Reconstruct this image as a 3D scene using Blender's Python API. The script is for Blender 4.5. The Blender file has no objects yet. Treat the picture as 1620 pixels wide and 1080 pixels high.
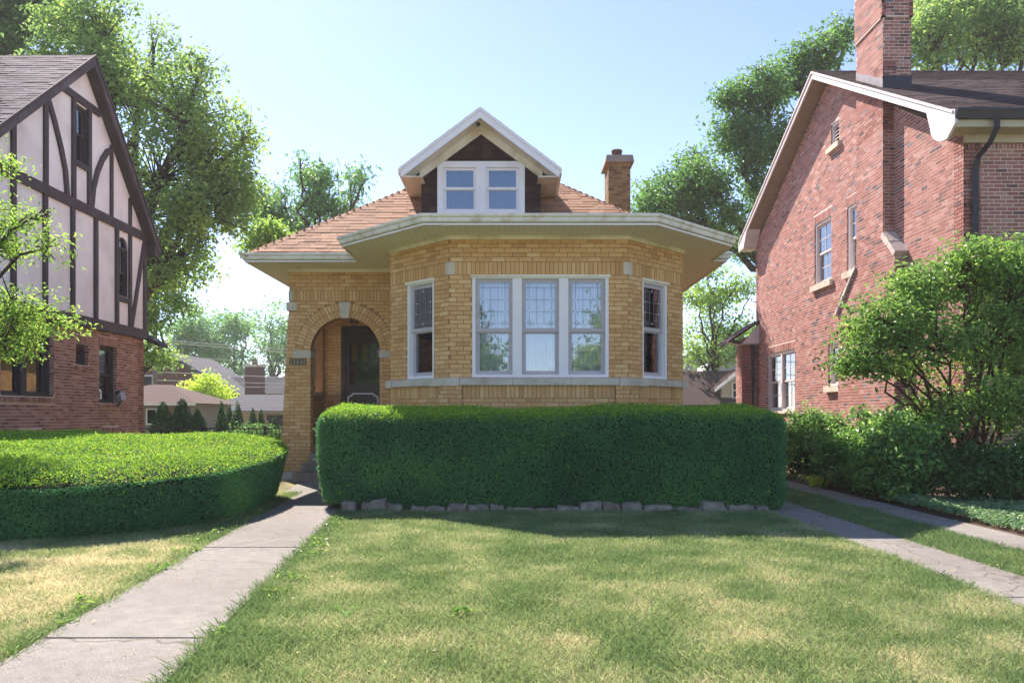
import bpy, math, random
import numpy as np
from mathutils import Vector, Matrix

RS = np.random.RandomState(7)
random.seed(7)
SC = bpy.context.scene
COL = SC.collection

# ------------------------------------------------------------------ camera, sky, sun, exposure
F, PX, PY, EYE = 1260.0, 810.0, 655.0, 1.25       # focal length and vanishing point in photo pixels, eye height in metres
cam_d = bpy.data.cameras.new("camera")
cam = bpy.data.objects.new("camera", cam_d)
COL.objects.link(cam)
cam.location = (0, 0, EYE)
cam.rotation_euler = (math.radians(90), 0, 0)
cam_d.sensor_width = 36.0
cam_d.lens = 36.0 * F / 1620.0
cam_d.shift_y = (PY - 540.0) / 1620.0
cam_d.clip_start = 0.1
cam_d.clip_end = 3000
SC.camera = cam

SUN_TO = Vector((0.436, -0.887, -1.0)).normalized()    # direction sunlight travels
SUN_EL = math.asin(-SUN_TO.z)
SUN_AZ = math.atan2(-SUN_TO.x, -SUN_TO.y)              # from +Y towards +X
world = bpy.data.worlds.new("World")
SC.world = world
world.use_nodes = True
wn = world.node_tree
bg = wn.nodes["Background"]
sky = wn.nodes.new("ShaderNodeTexSky")
sky.sky_type = 'NISHITA'
sky.sun_disc = False
sky.sun_elevation = SUN_EL
sky.sun_rotation = SUN_AZ
sky.altitude = 100
sky.air_density = 0.68
sky.dust_density = 0.18
sky.ozone_density = 4.0
wn.links.new(sky.outputs[0], bg.inputs[0])
bg.inputs[1].default_value = 0.076
sun_d = bpy.data.lights.new("sun", 'SUN')
sun_d.energy = 3.0
sun_d.angle = math.radians(0.53)
sun_d.color = (1.0, 0.96, 0.91)
sun = bpy.data.objects.new("sun", sun_d)
COL.objects.link(sun)
sun.rotation_euler = SUN_TO.to_track_quat('-Z', 'Y').to_euler()
sun.location = (-20, 40, 45)
SC.view_settings.view_transform = 'Standard'
SC.view_settings.look = 'None'
SC.view_settings.gamma = 1.0
SC.view_settings.exposure = 2.1
SC.view_settings.use_curve_mapping = False
SC.view_settings.use_white_balance = True
SC.view_settings.white_balance_temperature = 7300
SC.view_settings.white_balance_tint = 18
HAZE = 0.0007
SC.cycles.max_bounces = 6
SC.cycles.volume_bounces = 1
SC.cycles.transparent_max_bounces = 12


def W(px, py, d):
    """photo pixel and distance -> world point"""
    return np.array(((px - PX) * d / F, d, EYE - (py - PY) * d / F))


def lin(h):
    h = h.lstrip('#')
    o = []
    for i in (0, 2, 4):
        c = int(h[i:i + 2], 16) / 255.0
        o.append(c / 12.92 if c <= 0.04045 else ((c + 0.055) / 1.055) ** 2.4)
    return (o[0], o[1], o[2], 1.0)


# ------------------------------------------------------------------ materials
MATS = {}


def new_mat(name):
    m = bpy.data.materials.new(name)
    m.use_nodes = True
    nt = m.node_tree
    b = nt.nodes["Principled BSDF"]
    return m, nt, b


def pos_node(nt, scale=(1, 1, 1)):
    g = nt.nodes.new("ShaderNodeNewGeometry")
    mp = nt.nodes.new("ShaderNodeMapping")
    mp.inputs['Scale'].default_value = scale
    nt.links.new(g.outputs['Position'], mp.inputs['Vector'])
    return mp.outputs[0]


def noise(nt, vec, scale, detail=4, rough=0.6):
    n = nt.nodes.new("ShaderNodeTexNoise")
    n.inputs['Scale'].default_value = scale
    n.inputs['Detail'].default_value = detail
    n.inputs['Roughness'].default_value = rough
    nt.links.new(vec, n.inputs['Vector'])
    return n.outputs[0]


def ramp(nt, fac, stops):
    r = nt.nodes.new("ShaderNodeValToRGB")
    el = r.color_ramp.elements
    while len(el) < len(stops):
        el.new(0.5)
    for e, (p, c) in zip(el, stops):
        e.position = p
        e.color = c
    nt.links.new(fac, r.inputs[0])
    return r.outputs[0]


def mix(nt, a, b, fac, mode='MIX'):
    m = nt.nodes.new("ShaderNodeMix")
    m.data_type = 'RGBA'
    m.blend_type = mode
    m.clamp_factor = True
    for sock, v in ((m.inputs[0], fac), (m.inputs[6], a), (m.inputs[7], b)):
        if isinstance(v, (float, int)):
            sock.default_value = v
        elif isinstance(v, tuple):
            sock.default_value = v
        else:
            nt.links.new(v, sock)
    return m.outputs[2]


def attr(nt, name="rnd"):
    a = nt.nodes.new("ShaderNodeAttribute")
    a.attribute_name = name
    s = nt.nodes.new("ShaderNodeSeparateXYZ")
    nt.links.new(a.outputs['Vector'], s.inputs[0])
    return s.outputs


def bump(nt, b, h, strength, dist=0.01):
    n = nt.nodes.new("ShaderNodeBump")
    n.inputs['Strength'].default_value = strength
    n.inputs['Distance'].default_value = dist
    nt.links.new(h, n.inputs['Height'])
    nt.links.new(n.outputs[0], b.inputs['Normal'])


def mat_noise(name, c1, c2, scale=3.0, rough=0.7, bstr=0.3, bscale=60.0, stain=None, stain_scale=0.6, stretch=(1, 1, 1), detail=5, speck=None):
    m, nt, b = new_mat(name)
    v = pos_node(nt, stretch)
    c = ramp(nt, noise(nt, v, scale, detail), [(0.3, lin(c1)), (0.7, lin(c2))])
    if stain:
        f = ramp(nt, noise(nt, v, stain_scale, 6, 0.65), [(0.48, (0, 0, 0, 1)), (0.72, (1, 1, 1, 1))])
        c = mix(nt, c, lin(stain), f)
    if speck:
        f = ramp(nt, noise(nt, v, bscale * 2.2, 2, 0.5), [(0.58, (0, 0, 0, 1)), (0.66, (1, 1, 1, 1))])
        c = mix(nt, c, lin(speck), f)
    nt.links.new(c, b.inputs['Base Color'])
    b.inputs['Roughness'].default_value = rough
    if rough >= .85:
        b.inputs['Specular IOR Level'].default_value = 0.15
    if bstr:
        bump(nt, b, noise(nt, v, bscale, 4), bstr, 0.006)
    MATS[name] = m
    return m


def mat_pieces(name, stops, rough=0.85, stain=None, stain_amt=0.5, bstr=0.5, bscale=90.0, mottling=0.35):
    """brick or shingle: each piece takes its colour from the rnd attribute, then grain and weathering"""
    m, nt, b = new_mat(name)
    a = attr(nt)
    v = pos_node(nt)
    c = ramp(nt, a[0], [(p, lin(h)) for p, h in stops])
    n1 = noise(nt, v, 35.0, 5, 0.7)
    c = mix(nt, c, ramp(nt, n1, [(0.3, (0.55, 0.55, 0.55, 1)), (0.7, (1.3, 1.35, 1.35, 1))]), mottling, 'MULTIPLY')
    if stain:
        f = ramp(nt, noise(nt, v, 0.9, 6, 0.7), [(0.5, (0, 0, 0, 1)), (0.75, (stain_amt,) * 3 + (1,))])
        c = mix(nt, c, lin(stain), f)
    nt.links.new(c, b.inputs['Base Color'])
    b.inputs['Roughness'].default_value = rough
    b.inputs['Specular IOR Level'].default_value = 0.15
    bump(nt, b, noise(nt, v, bscale, 5, 0.7), bstr, 0.006)
    MATS[name] = m
    return m


def mat_leaf(name, stops, trans=0.35, rough=0.5, patch=None, patch_scale=0.5, spec=0.35, gain=2.0):
    m, nt, b = new_mat(name)
    a = attr(nt)
    trans = min(.6, trans + .15)
    c = ramp(nt, a[0], [(p, tuple(min(.75, x * gain) for x in lin(h)[:3]) + (1,)) for p, h in stops])
    if patch:
        v = pos_node(nt)
        f = ramp(nt, noise(nt, v, patch_scale, 4, 0.6), [(0.42, (0, 0, 0, 1)), (0.66, (1, 1, 1, 1))])
        c = mix(nt, c, lin(patch), f)
    nt.links.new(c, b.inputs['Base Color'])
    b.inputs['Roughness'].default_value = rough
    b.inputs['Specular IOR Level'].default_value = spec
    t = nt.nodes.new("ShaderNodeBsdfTranslucent")
    tc = mix(nt, c, (1.0, 1.0, 0.3, 1), 0.4, 'MULTIPLY')
    br = nt.nodes.new("ShaderNodeBrightContrast")
    br.inputs[1].default_value = 0.02
    nt.links.new(tc, br.inputs[0])
    nt.links.new(br.outputs[0], t.inputs[0])
    mx = nt.nodes.new("ShaderNodeMixShader")
    mx.inputs[0].default_value = trans
    out = nt.nodes["Material Output"]
    nt.links.new(b.outputs[0], mx.inputs[1])
    nt.links.new(t.outputs[0], mx.inputs[2])
    nt.links.new(mx.outputs[0], out.inputs[0])
    MATS[name] = m
    return m


def mat_glass(name, tint=(0.75, 0.82, 0.85, 1), boost=1.6, base=0.08):
    m, nt, b = new_mat(name)
    nt.nodes.remove(b)
    tr = nt.nodes.new("ShaderNodeBsdfTransparent")
    tr.inputs[0].default_value = tint
    gl = nt.nodes.new("ShaderNodeBsdfGlossy")
    gl.inputs['Roughness'].default_value = 0.015
    gl.inputs[0].default_value = (0.95, 0.97, 1, 1)
    fr = nt.nodes.new("ShaderNodeFresnel")
    fr.inputs[0].default_value = 1.5
    ma = nt.nodes.new("ShaderNodeMath")
    ma.operation = 'MULTIPLY_ADD'
    ma.inputs[1].default_value = boost
    ma.inputs[2].default_value = base
    ma.use_clamp = True
    nt.links.new(fr.outputs[0], ma.inputs[0])
    v = pos_node(nt)
    bp = nt.nodes.new("ShaderNodeBump")
    bp.inputs['Strength'].default_value = 0.06
    bp.inputs['Distance'].default_value = 0.02
    nt.links.new(noise(nt, v, 3.0, 2), bp.inputs['Height'])
    nt.links.new(bp.outputs[0], gl.inputs['Normal'])
    mx = nt.nodes.new("ShaderNodeMixShader")
    nt.links.new(ma.outputs[0], mx.inputs[0])
    nt.links.new(tr.outputs[0], mx.inputs[1])
    nt.links.new(gl.outputs[0], mx.inputs[2])
    nt.links.new(mx.outputs[0], nt.nodes["Material Output"].inputs[0])
    MATS[name] = m
    return m


mat_pieces('yellow_brick', [(0.0, '#c69664'), (0.1, '#d4a46e'), (0.5, '#dcad77'), (0.85, '#e2b680'), (1.0, '#e8c28e')], stain='#b08a58', stain_amt=0.3, mottling=0.25)
mat_pieces('red_brick', [(0.0, '#554c52'), (0.06, '#7f5c56'), (0.2, '#98635a'), (0.55, '#a46d63'), (0.85, '#ae7c72'), (0.95, '#ba9085'), (1.0, '#6a6872')], stain='#b08a80', stain_amt=0.45)
mat_pieces('brown_brick', [(0.0, '#7a5648'), (0.3, '#966a5a'), (0.7, '#a67a68'), (1.0, '#b68c7a')], stain='#8a6c5e', stain_amt=0.4)
mat_pieces('grey_brick', [(0.0, '#5c4a3a'), (0.4, '#86704f'), (0.8, '#96805a'), (1.0, '#6c5c46')], stain='#4a4036', stain_amt=0.5)
mat_noise('yellow_mortar', '#9c7048', '#b08258', 20, 0.95, 0.4, 120)
mat_noise('red_mortar', '#d8ccbe', '#e6dccf', 20, 0.95, 0.4, 120)
mat_noise('brown_mortar', '#c4b2a2', '#d4c4b4', 20, 0.95, 0.4, 120)
mat_noise('limestone', '#c6bcaa', '#d6ccbc', 6, 0.85, 0.35, 80, stain='#b0a492', stain_scale=2.0)
mat_noise('rough_stone', '#b5aca4', '#d2cac2', 8, 0.9, 0.8, 30)
mat_noise('field_stone', '#7c7366', '#a0968a', 7, 0.9, 0.8, 40, stain='#665f52', stain_scale=5)
mat_noise('concrete', '#706f6b', '#83827d', 9, 0.9, 0.5, 75, stain='#68645f', stain_scale=1.1, speck='#a5a09b')
def courses(name):
    """shingle courses as darker colour bands on roofs too far off to build piece by piece"""
    nt = MATS[name].node_tree
    b = nt.nodes['Principled BSDF']
    base = b.inputs['Base Color'].links[0].from_socket
    v = pos_node(nt)
    w = nt.nodes.new('ShaderNodeTexWave')
    w.bands_direction = 'Z'
    w.wave_profile = 'SAW'
    w.inputs['Scale'].default_value = 2.2
    w.inputs['Distortion'].default_value = 0.4
    nt.links.new(v, w.inputs[0])
    nt.links.new(mix(nt, base, ramp(nt, w.outputs[0], [(0, (.6, .6, .6, 1)), (.3, (1.1, 1.1, 1.1, 1))]), .7, 'MULTIPLY'), b.inputs['Base Color'])


def weather_concrete():
    m = MATS['concrete']
    nt = m.node_tree
    b = nt.nodes['Principled BSDF']
    base = b.inputs['Base Color'].links[0].from_socket
    v = pos_node(nt)
    # broad damp stains and pale worn areas
    c = mix(nt, base, ramp(nt, noise(nt, v, 0.55, 6, .7), [(0.35, (.62, .6, .57, 1)), (0.6, (1.1, 1.1, 1.1, 1))]), 0.75, 'MULTIPLY')
    # hairline cracks
    vo = nt.nodes.new('ShaderNodeTexVoronoi')
    vo.feature = 'DISTANCE_TO_EDGE'
    vo.inputs['Scale'].default_value = 0.55
    wob = nt.nodes.new('ShaderNodeVectorMath')
    wob.operation = 'ADD'
    nz = nt.nodes.new('ShaderNodeTexNoise')
    nz.inputs['Scale'].default_value = 3.0
    nt.links.new(v, nz.inputs['Vector'])
    sc_ = nt.nodes.new('ShaderNodeVectorMath')
    sc_.operation = 'SCALE'
    sc_.inputs['Scale'].default_value = 0.35
    nt.links.new(nz.outputs[1], sc_.inputs[0])
    nt.links.new(v, wob.inputs[0])
    nt.links.new(sc_.outputs[0], wob.inputs[1])
    nt.links.new(wob.outputs[0], vo.inputs['Vector'])
    f = ramp(nt, vo.outputs[0], [(0.0, (.75, .75, .75, 1)), (0.006, (0, 0, 0, 1))])
    c = mix(nt, c, lin('#4a443d'), f)
    # dark specks and gum
    f2 = ramp(nt, noise(nt, v, 14, 2, .5), [(0.70, (0, 0, 0, 1)), (0.74, (.5, .5, .5, 1))])
    c = mix(nt, c, lin('#5a544c'), f2)
    nt.links.new(c, b.inputs['Base Color'])


weather_concrete()
mat_noise('step_concrete', '#8a8076', '#9d938a', 5, 0.9, 0.4, 120, stain='#6d645a', stain_scale=1.5)
mat_noise('cream_paint', '#ece5d0', '#f2ecda', 3, 0.55, 0.12, 50, stain='#bfb18a', stain_scale=1.2)
mat_noise('gutter_paint', '#e4dfd0', '#eeeae0', 3, 0.45, 0.15, 40, stain='#c0b394', stain_scale=4.5)
mat_noise('soffit_paint', '#d6cdb0', '#dcd4b8', 2, 0.65, 0.1, 60)
mat_noise('white_paint', '#ebe9ea', '#f2f1f1', 3, 0.5, 0.1, 40)
mat_noise('lavender_paint', '#b3adb0', '#c0babc', 3, 0.5, 0.12, 50)
mat_noise('pink_white_paint', '#c9c0be', '#d8d0ce', 3, 0.55, 0.15, 50)
mat_noise('dark_door', '#231a1a', '#2d2322', 5, 0.35, 0.1, 50)
mat_noise('timber', '#352a2d', '#463a3d', 4, 0.75, 0.4, 45, stain='#2a2124', stain_scale=1.2, stretch=(1, 1, .5))
mat_noise('old_fascia', '#3a3034', '#4b4044', 3, 0.75, 0.4, 40, stain='#6b6468', stain_scale=1.1)
mat_noise('stucco', '#ebebe8', '#f4f4f1', 2.5, 0.95, 0.9, 55, stain='#d8d4d0', stain_scale=0.9)
mat_noise('dark_metal', '#1d1c22', '#2a2830', 5, 0.45, 0.1, 50)
mat_noise('black_metal', '#0d0d0e', '#161617', 5, 0.5, 0.1, 50)
mat_noise('flashing', '#7d7678', '#9a9294', 6, 0.45, 0.2, 30)
mat_noise('terracotta', '#5d4136', '#6f5044', 8, 0.85, 0.3, 60)
mat_pieces('tan_shingle', [(0.0, '#a0745a'), (0.4, '#b38567'), (0.8, '#be9274'), (1.0, '#8f6852')], bstr=0.8, bscale=260)
mat_pieces('grey_shingle', [(0.0, '#565055'), (0.4, '#6d666a'), (0.8, '#7f777a'), (1.0, '#4a454a')], bstr=0.8, bscale=260)
mat_pieces('brown_shingle', [(0.0, '#3c3031'), (0.4, '#4b3d3d'), (0.8, '#5a4a49'), (1.0, '#352b2d')], bstr=0.8, bscale=260)
mat_pieces('siding_shingle', [(0.0, '#3d2c2a'), (0.5, '#473330'), (1.0, '#52403b')], bstr=0.6, bscale=140, rough=0.8)
mat_noise('roof_deck', '#2c2422', '#3a302c', 5, 0.95, 0.2, 60)
mat_noise('far_roof', '#42464d', '#50545c', 12, 0.95, 0.4, 60)
mat_noise('far_brown_roof', '#4d413d', '#5c4d48', 12, 0.95, 0.4, 60)
courses('far_roof')
courses('far_brown_roof')
mat_noise('far_brick', '#5e3f3a', '#71504a', 25, 0.95, 0.3, 60)
mat_noise('beige_siding', '#b3a68f', '#c4b8a2', 5, 0.8, 0.2, 40)
mat_noise('tan_siding', '#87796a', '#96887a', 5, 0.8, 0.2, 40)
mat_noise('pale_siding', '#b9c0c8', '#c8ced4', 5, 0.8, 0.2, 40)
mat_noise('dark_interior', '#1a1614', '#241f1c', 3, 0.95, 0, 40)
mat_noise('curtain', '#dcdad4', '#eceae4', 30, 0.95, 0.3, 160)
mat_noise('blue_backing', '#33587f', '#3f668e', 2, 0.9, 0, 40)
mat_noise('strip_curtain', '#a8975f', '#b8a872', 10, 0.9, 0.1, 40)
mat_noise('bark', '#3b3029', '#574a40', 14, 0.95, 0.9, 25, stretch=(1, 1, .25))
mat_noise('red_bark', '#3d2822', '#5a3d33', 14, 0.95, 0.9, 25, stretch=(1, 1, .25))
mat_noise('pole_wood', '#6d6359', '#83786d', 10, 0.95, 0.5, 25, stretch=(1, 1, .1))
mat_noise('lead', '#7c8186', '#8b9095', 10, 0.5, 0, 40)
mat_noise('jewel', '#e8f0f4', '#f6fafc', 10, 0.15, 0, 40)
mat_noise('brass_plate', '#5b5145', '#6f6455', 20, 0.6, 0.3, 60)
mat_noise('brass_digit', '#a8976c', '#b8a87c', 20, 0.5, 0.1, 60)
mat_noise('wire', '#c6c2c0', '#d2cecc', 10, 0.6, 0, 40)
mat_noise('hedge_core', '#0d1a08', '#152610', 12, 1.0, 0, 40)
mat_glass('glass')
mat_glass('storm_glass', (0.8, 0.8, 0.8, 1), 1.0, 0.02)
mat_glass('bay_glass', (0.86, 0.9, 0.92, 1), 1.3, 0.10)
mat_leaf('hedge_leaf', [(0.0, '#2c5a3c'), (0.35, '#3a7048'), (0.7, '#4d8448'), (1.0, '#74a044')], 0.2, 0.5, spec=0.3, gain=1.85)
mat_leaf('sunlit_hedge_tip', [(0.0, '#3f7026'), (0.4, '#628f2a'), (0.8, '#88a834'), (1.0, '#a6bb44')], 0.3, 0.5, spec=0.2, gain=1.5)  # new growth, with sunlight on the hedge tops put into the yellower green
mat_leaf('maple_leaf', [(0.0, '#466440'), (0.4, '#5f7f4a'), (0.75, '#7a9452'), (1.0, '#a3b266')], 0.4, 0.5, gain=1.7)
mat_leaf('ailanthus_leaf', [(0.0, '#35603c'), (0.5, '#4d7c48'), (0.85, '#64904e'), (1.0, '#88a85a')], 0.35, 0.5, gain=1.5)
mat_leaf('oak_leaf', [(0.0, '#345a36'), (0.5, '#4a743f'), (0.85, '#5e8845'), (1.0, '#82a254')], 0.35, 0.45, gain=1.5)
mat_leaf('locust_leaf', [(0.0, '#557a3c'), (0.4, '#6f9446'), (0.8, '#8fac52'), (1.0, '#b2c66c')], 0.42, 0.45, gain=1.4)
mat_leaf('lilac_leaf', [(0.0, '#3f6a38'), (0.4, '#5a8440'), (0.8, '#7a9c4a'), (1.0, '#a4bc5e')], 0.35, 0.42, spec=0.4, gain=1.3)
mat_leaf('privet_leaf', [(0.0, '#2c5630'), (0.4, '#48743c'), (0.8, '#668e48'), (1.0, '#9ab662')], 0.3, 0.4, spec=0.45, gain=1.6)
mat_leaf('yew_leaf', [(0.0, '#173619'), (0.5, '#234a20'), (1.0, '#356028')], 0.2, 0.5)
mat_leaf('ground_leaf', [(0.0, '#3a5a3c'), (0.5, '#5b7a58'), (0.85, '#7f9678'), (1.0, '#a3b08c')], 0.3, 0.45, spec=0.4, gain=1.6)
mat_leaf('conifer_leaf', [(0.0, '#12301a'), (0.5, '#1d4424'), (1.0, '#2c5a2c')], 0.15, 0.6)
mat_leaf('lime_leaf', [(0.0, '#6f9430'), (0.5, '#8fae3a'), (1.0, '#b0c850')], 0.45, 0.5)
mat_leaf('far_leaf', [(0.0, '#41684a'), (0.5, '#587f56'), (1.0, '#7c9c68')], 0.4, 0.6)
mat_leaf('grass_blade', [(0.0, '#57714a'), (0.35, '#72875c'), (0.6, '#8f9876'), (0.8, '#aea890'), (1.0, '#beb59e')], 0.3, 0.6, spec=0.2, gain=1.4)


def ground_mat():
    m, nt, b = new_mat('lawn')
    v = pos_node(nt)
    c = ramp(nt, noise(nt, v, 0.9, 6, 0.7), [(0.35, lin('#4d5a2c')), (0.55, lin('#7a7444')), (0.72, lin('#94855a'))])
    c = mix(nt, c, ramp(nt, noise(nt, v, 60, 4), [(0.3, (.5, .5, .5, 1)), (0.7, (1.3, 1.3, 1.3, 1))]), 0.6, 'MULTIPLY')
    nt.links.new(c, b.inputs['Base Color'])
    b.inputs['Roughness'].default_value = 0.95
    bump(nt, b, noise(nt, v, 80, 4), 0.8, 0.02)
    MATS['lawn'] = m


ground_mat()
mat_noise('soil', '#3d3026', '#57463a', 9, 0.95, 0.9, 40)


def soffit_boards():
    m, nt, b = new_mat('soffit_boards')
    v = pos_node(nt)
    wv = nt.nodes.new("ShaderNodeTexWave")
    wv.wave_type = 'BANDS'
    wv.bands_direction = 'X'
    wv.inputs['Scale'].default_value = 3.2
    nt.links.new(v, wv.inputs[0])
    c = ramp(nt, noise(nt, v, 2.0, 4), [(0.3, lin('#efe9d6')), (0.7, lin('#f4efde'))])
    g = ramp(nt, wv.outputs[0], [(0.0, (0.8, 0.78, 0.74, 1)), (0.07, (1, 1, 1, 1))])
    nt.links.new(mix(nt, c, g, 0.7, 'MULTIPLY'), b.inputs['Base Color'])
    b.inputs['Roughness'].default_value = 0.6
    bump(nt, b, wv.outputs[0], 0.15, 0.01)
    MATS['soffit_boards'] = m


soffit_boards()


# ------------------------------------------------------------------ mesh helpers
class MB:
    def __init__(s):
        s.v, s.f, s.r, s.n = [], [], [], 0

    def add(s, verts, faces, rnd=None):
        verts = np.asarray(verts, dtype=np.float32).reshape(-1, 3)
        if not isinstance(faces, np.ndarray):
            groups = {}
            for q in faces:
                groups.setdefault(len(q), []).append(q)
            fl = [np.array(g, dtype=np.int64) for g in groups.values()]
        else:
            fl = [faces]
        for k, fa in enumerate(fl):
            s.f.append(fa + s.n)
            if rnd is None:
                s.r.append(np.full((len(fa), 3), 0.5, dtype=np.float32))
            elif isinstance(rnd, (int, float)):
                s.r.append(np.full((len(fa), 3), rnd, dtype=np.float32))
            else:
                s.r.append(np.asarray(rnd, dtype=np.float32))
        s.v.append(verts)
        s.n += len(verts)
        return s

    def mesh(s, name, mat, smooth=False):
        me = bpy.data.meshes.new(name)
        v = np.concatenate(s.v)
        me.vertices.add(len(v))
        me.vertices.foreach_set('co', v.ravel())
        tot = np.concatenate([np.full(len(f), f.shape[1], dtype=np.int32) for f in s.f])
        idx = np.concatenate([f.ravel() for f in s.f]).astype(np.int32)
        me.loops.add(len(idx))
        me.loops.foreach_set('vertex_index', idx)
        me.polygons.add(len(tot))
        st = np.zeros(len(tot), dtype=np.int32)
        st[1:] = np.cumsum(tot)[:-1]
        me.polygons.foreach_set('loop_start', st)
        me.polygons.foreach_set('loop_total', tot)
        me.polygons.foreach_set('use_smooth', np.full(len(tot), bool(smooth)))
        at = me.attributes.new('rnd', 'FLOAT_VECTOR', 'FACE')
        at.data.foreach_set('vector', np.concatenate(s.r).ravel().astype(np.float32))
        me.materials.append(MATS[mat])
        me.update(calc_edges=True)
        return me

    def build(s, name, mat, parent=None, smooth=False):
        o = bpy.data.objects.new(name, s.mesh(name, mat, smooth))
        return link(o, parent)

    # ---- shapes
    def box(s, a, b, rnd=None):
        (x0, y0, z0), (x1, y1, z1) = a, b
        return s.hexa([(x0, y0, z0), (x1, y0, z0), (x1, y1, z0), (x0, y1, z0), (x0, y0, z1), (x1, y0, z1), (x1, y1, z1), (x0, y1, z1)], rnd)

    def hexa(s, p, rnd=None):
        return s.add(p, HEX, rnd)

    def fbox(s, fr, u0, u1, v0, v1, w0, w1, rnd=None):
        p = [fr(u, v, w) for w in (w0, w1) for (u, v) in ((u0, v0), (u1, v0), (u1, v1), (u0, v1))]
        return s.hexa(p, rnd)

    def prism(s, pts_a, pts_b, rnd=None):
        n = len(pts_a)
        f = [tuple(range(n)), tuple(range(2 * n - 1, n - 1, -1))]
        f += [(i, (i + 1) % n, n + (i + 1) % n, n + i) for i in range(n)]
        return s.add(list(pts_a) + list(pts_b), f, rnd)

    def fprism(s, fr, poly, w0, w1, rnd=None):
        return s.prism([fr(u, v, w0) for u, v in poly], [fr(u, v, w1) for u, v in poly], rnd)

    def tube(s, pts, rads, n=6, rnd=None):
        pts = np.asarray(pts, float)
        m = len(pts)
        t = np.gradient(pts, axis=0)
        t /= np.linalg.norm(t, axis=1)[:, None] + 1e-9
        up = np.array([0, 0, 1.0]) if abs(t[0][2]) < 0.9 else np.array([1.0, 0, 0])
        vs = []
        for i in range(m):
            a = np.cross(t[i], up)
            a /= np.linalg.norm(a) + 1e-9
            b = np.cross(t[i], a)
            ang = np.arange(n) * 2 * np.pi / n
            vs.append(pts[i] + rads[i] * (np.cos(ang)[:, None] * a + np.sin(ang)[:, None] * b))
        f = [(i * n + j, i * n + (j + 1) % n, (i + 1) * n + (j + 1) % n, (i + 1) * n + j) for i in range(m - 1) for j in range(n)]
        f += [tuple(range(n)), tuple((m - 1) * n + j for j in range(n))]
        return s.add(np.concatenate(vs), f, rnd)

    def sweep(s, path, prof, closed=False, rnd=None):
        """sweep an (out, up) profile along a horizontal path; out is to the right of travel; mitred"""
        P = [np.array(p, float) for p in path]
        n = len(P)
        rows = []
        for i in range(n):
            d1 = P[i] - P[i - 1] if (i > 0 or closed) else None
            d2 = P[(i + 1) % n] - P[i] if (i < n - 1 or closed) else None
            if d1 is None:
                d1 = d2
            if d2 is None:
                d2 = d1
            n1 = np.array((d1[1], -d1[0])) / np.hypot(d1[0], d1[1])
            n2 = np.array((d2[1], -d2[0])) / np.hypot(d2[0], d2[1])
            m = n1 + n2
            m = m / max(1e-6, (1 + n1 @ n2))
            rows.append([(P[i][0] + m[0] * o, P[i][1] + m[1] * o, P[i][2] + u) for o, u in prof])
        k = len(prof)
        v = [q for r in rows for q in r]
        f = []
        for i in range(n if closed else n - 1):
            j = (i + 1) % n
            f += [(i * k + a, i * k + (a + 1) % k, j * k + (a + 1) % k, j * k + a) for a in range(k)]
        if not closed:
            f += [tuple(range(k)), tuple((n - 1) * k + a for a in range(k))]
        return s.add(v, f, rnd)


HEX = np.array([(0, 3, 2, 1), (4, 5, 6, 7), (0, 1, 5, 4), (1, 2, 6, 5), (2, 3, 7, 6), (3, 0, 4, 7)])


class Frame:
    """wall frame: u along the wall, v up (or up the slope), w outwards"""
    def __init__(s, O, U, N, V=(0, 0, 1)):
        s.O, s.U, s.N, s.V = (np.array(x, float) for x in (O, U, N, V))
        s.U /= np.linalg.norm(s.U)
        s.N /= np.linalg.norm(s.N)
        s.V /= np.linalg.norm(s.V)

    def __call__(s, u, v, w=0.0):
        return s.O + u * s.U + v * s.V + w * s.N


BASE = {}


def link(o, parent=None):
    COL.objects.link(o)
    if parent is not None:
        o.parent = parent
        if parent.name in BASE:
            o.location = -Vector(BASE[parent.name])
    return o


def tag(o, label=None, cat=None, group=None, kind=None):
    for k, v in (('label', label), ('category', cat), ('group', group), ('kind', kind)):
        if v:
            o[k] = v
    return o


def thing(name, label, cat, loc, group=None):
    o = bpy.data.objects.new(name, None)
    o.empty_display_size = 0.3
    COL.objects.link(o)
    o.location = Vector([float(c) for c in loc])
    BASE[o.name] = tuple(float(c) for c in loc)
    return tag(o, label, cat, group)


def slab(fr, outline, holes, t, name, mat, parent):
    """flat wall with real openings, from w=-t to w=0"""
    cu = bpy.data.curves.new('c', 'CURVE')
    cu.dimensions = '2D'
    cu.fill_mode = 'BOTH'
    cu.extrude = t / 2
    for poly in [outline] + list(holes):
        sp = cu.splines.new('POLY')
        sp.points.add(len(poly) - 1)
        for p, (u, v) in zip(sp.points, poly):
            p.co = (u, v, 0, 1)
        sp.use_cyclic_u = True
    ob = bpy.data.objects.new('c', cu)
    me = bpy.data.meshes.new_from_object(ob)
    bpy.data.objects.remove(ob)
    n = len(me.vertices)
    co = np.empty(n * 3, dtype=np.float32)
    me.vertices.foreach_get('co', co)
    co = co.reshape(-1, 3)
    new = fr.O + co[:, :1] * fr.U + co[:, 1:2] * fr.V + (co[:, 2:3] - t / 2) * fr.N
    me.vertices.foreach_set('co', new.astype(np.float32).ravel())
    me.materials.clear()
    me.materials.append(MATS[mat])
    me.polygons.foreach_set('use_smooth', np.zeros(len(me.polygons), dtype=bool))
    me.update()
    me.name = name
    return link(bpy.data.objects.new(name, me), parent)


def rect(u0, u1, v0, v1):
    return [(u0, v0), (u1, v0), (u1, v1), (u0, v1)]


def arch_poly(uc, r, v0, vs, n=20):
    return [(uc - r, v0), (uc + r, v0)] + [(uc + r * math.cos(a), vs + r * math.sin(a)) for a in np.linspace(0, math.pi, n)]


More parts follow.
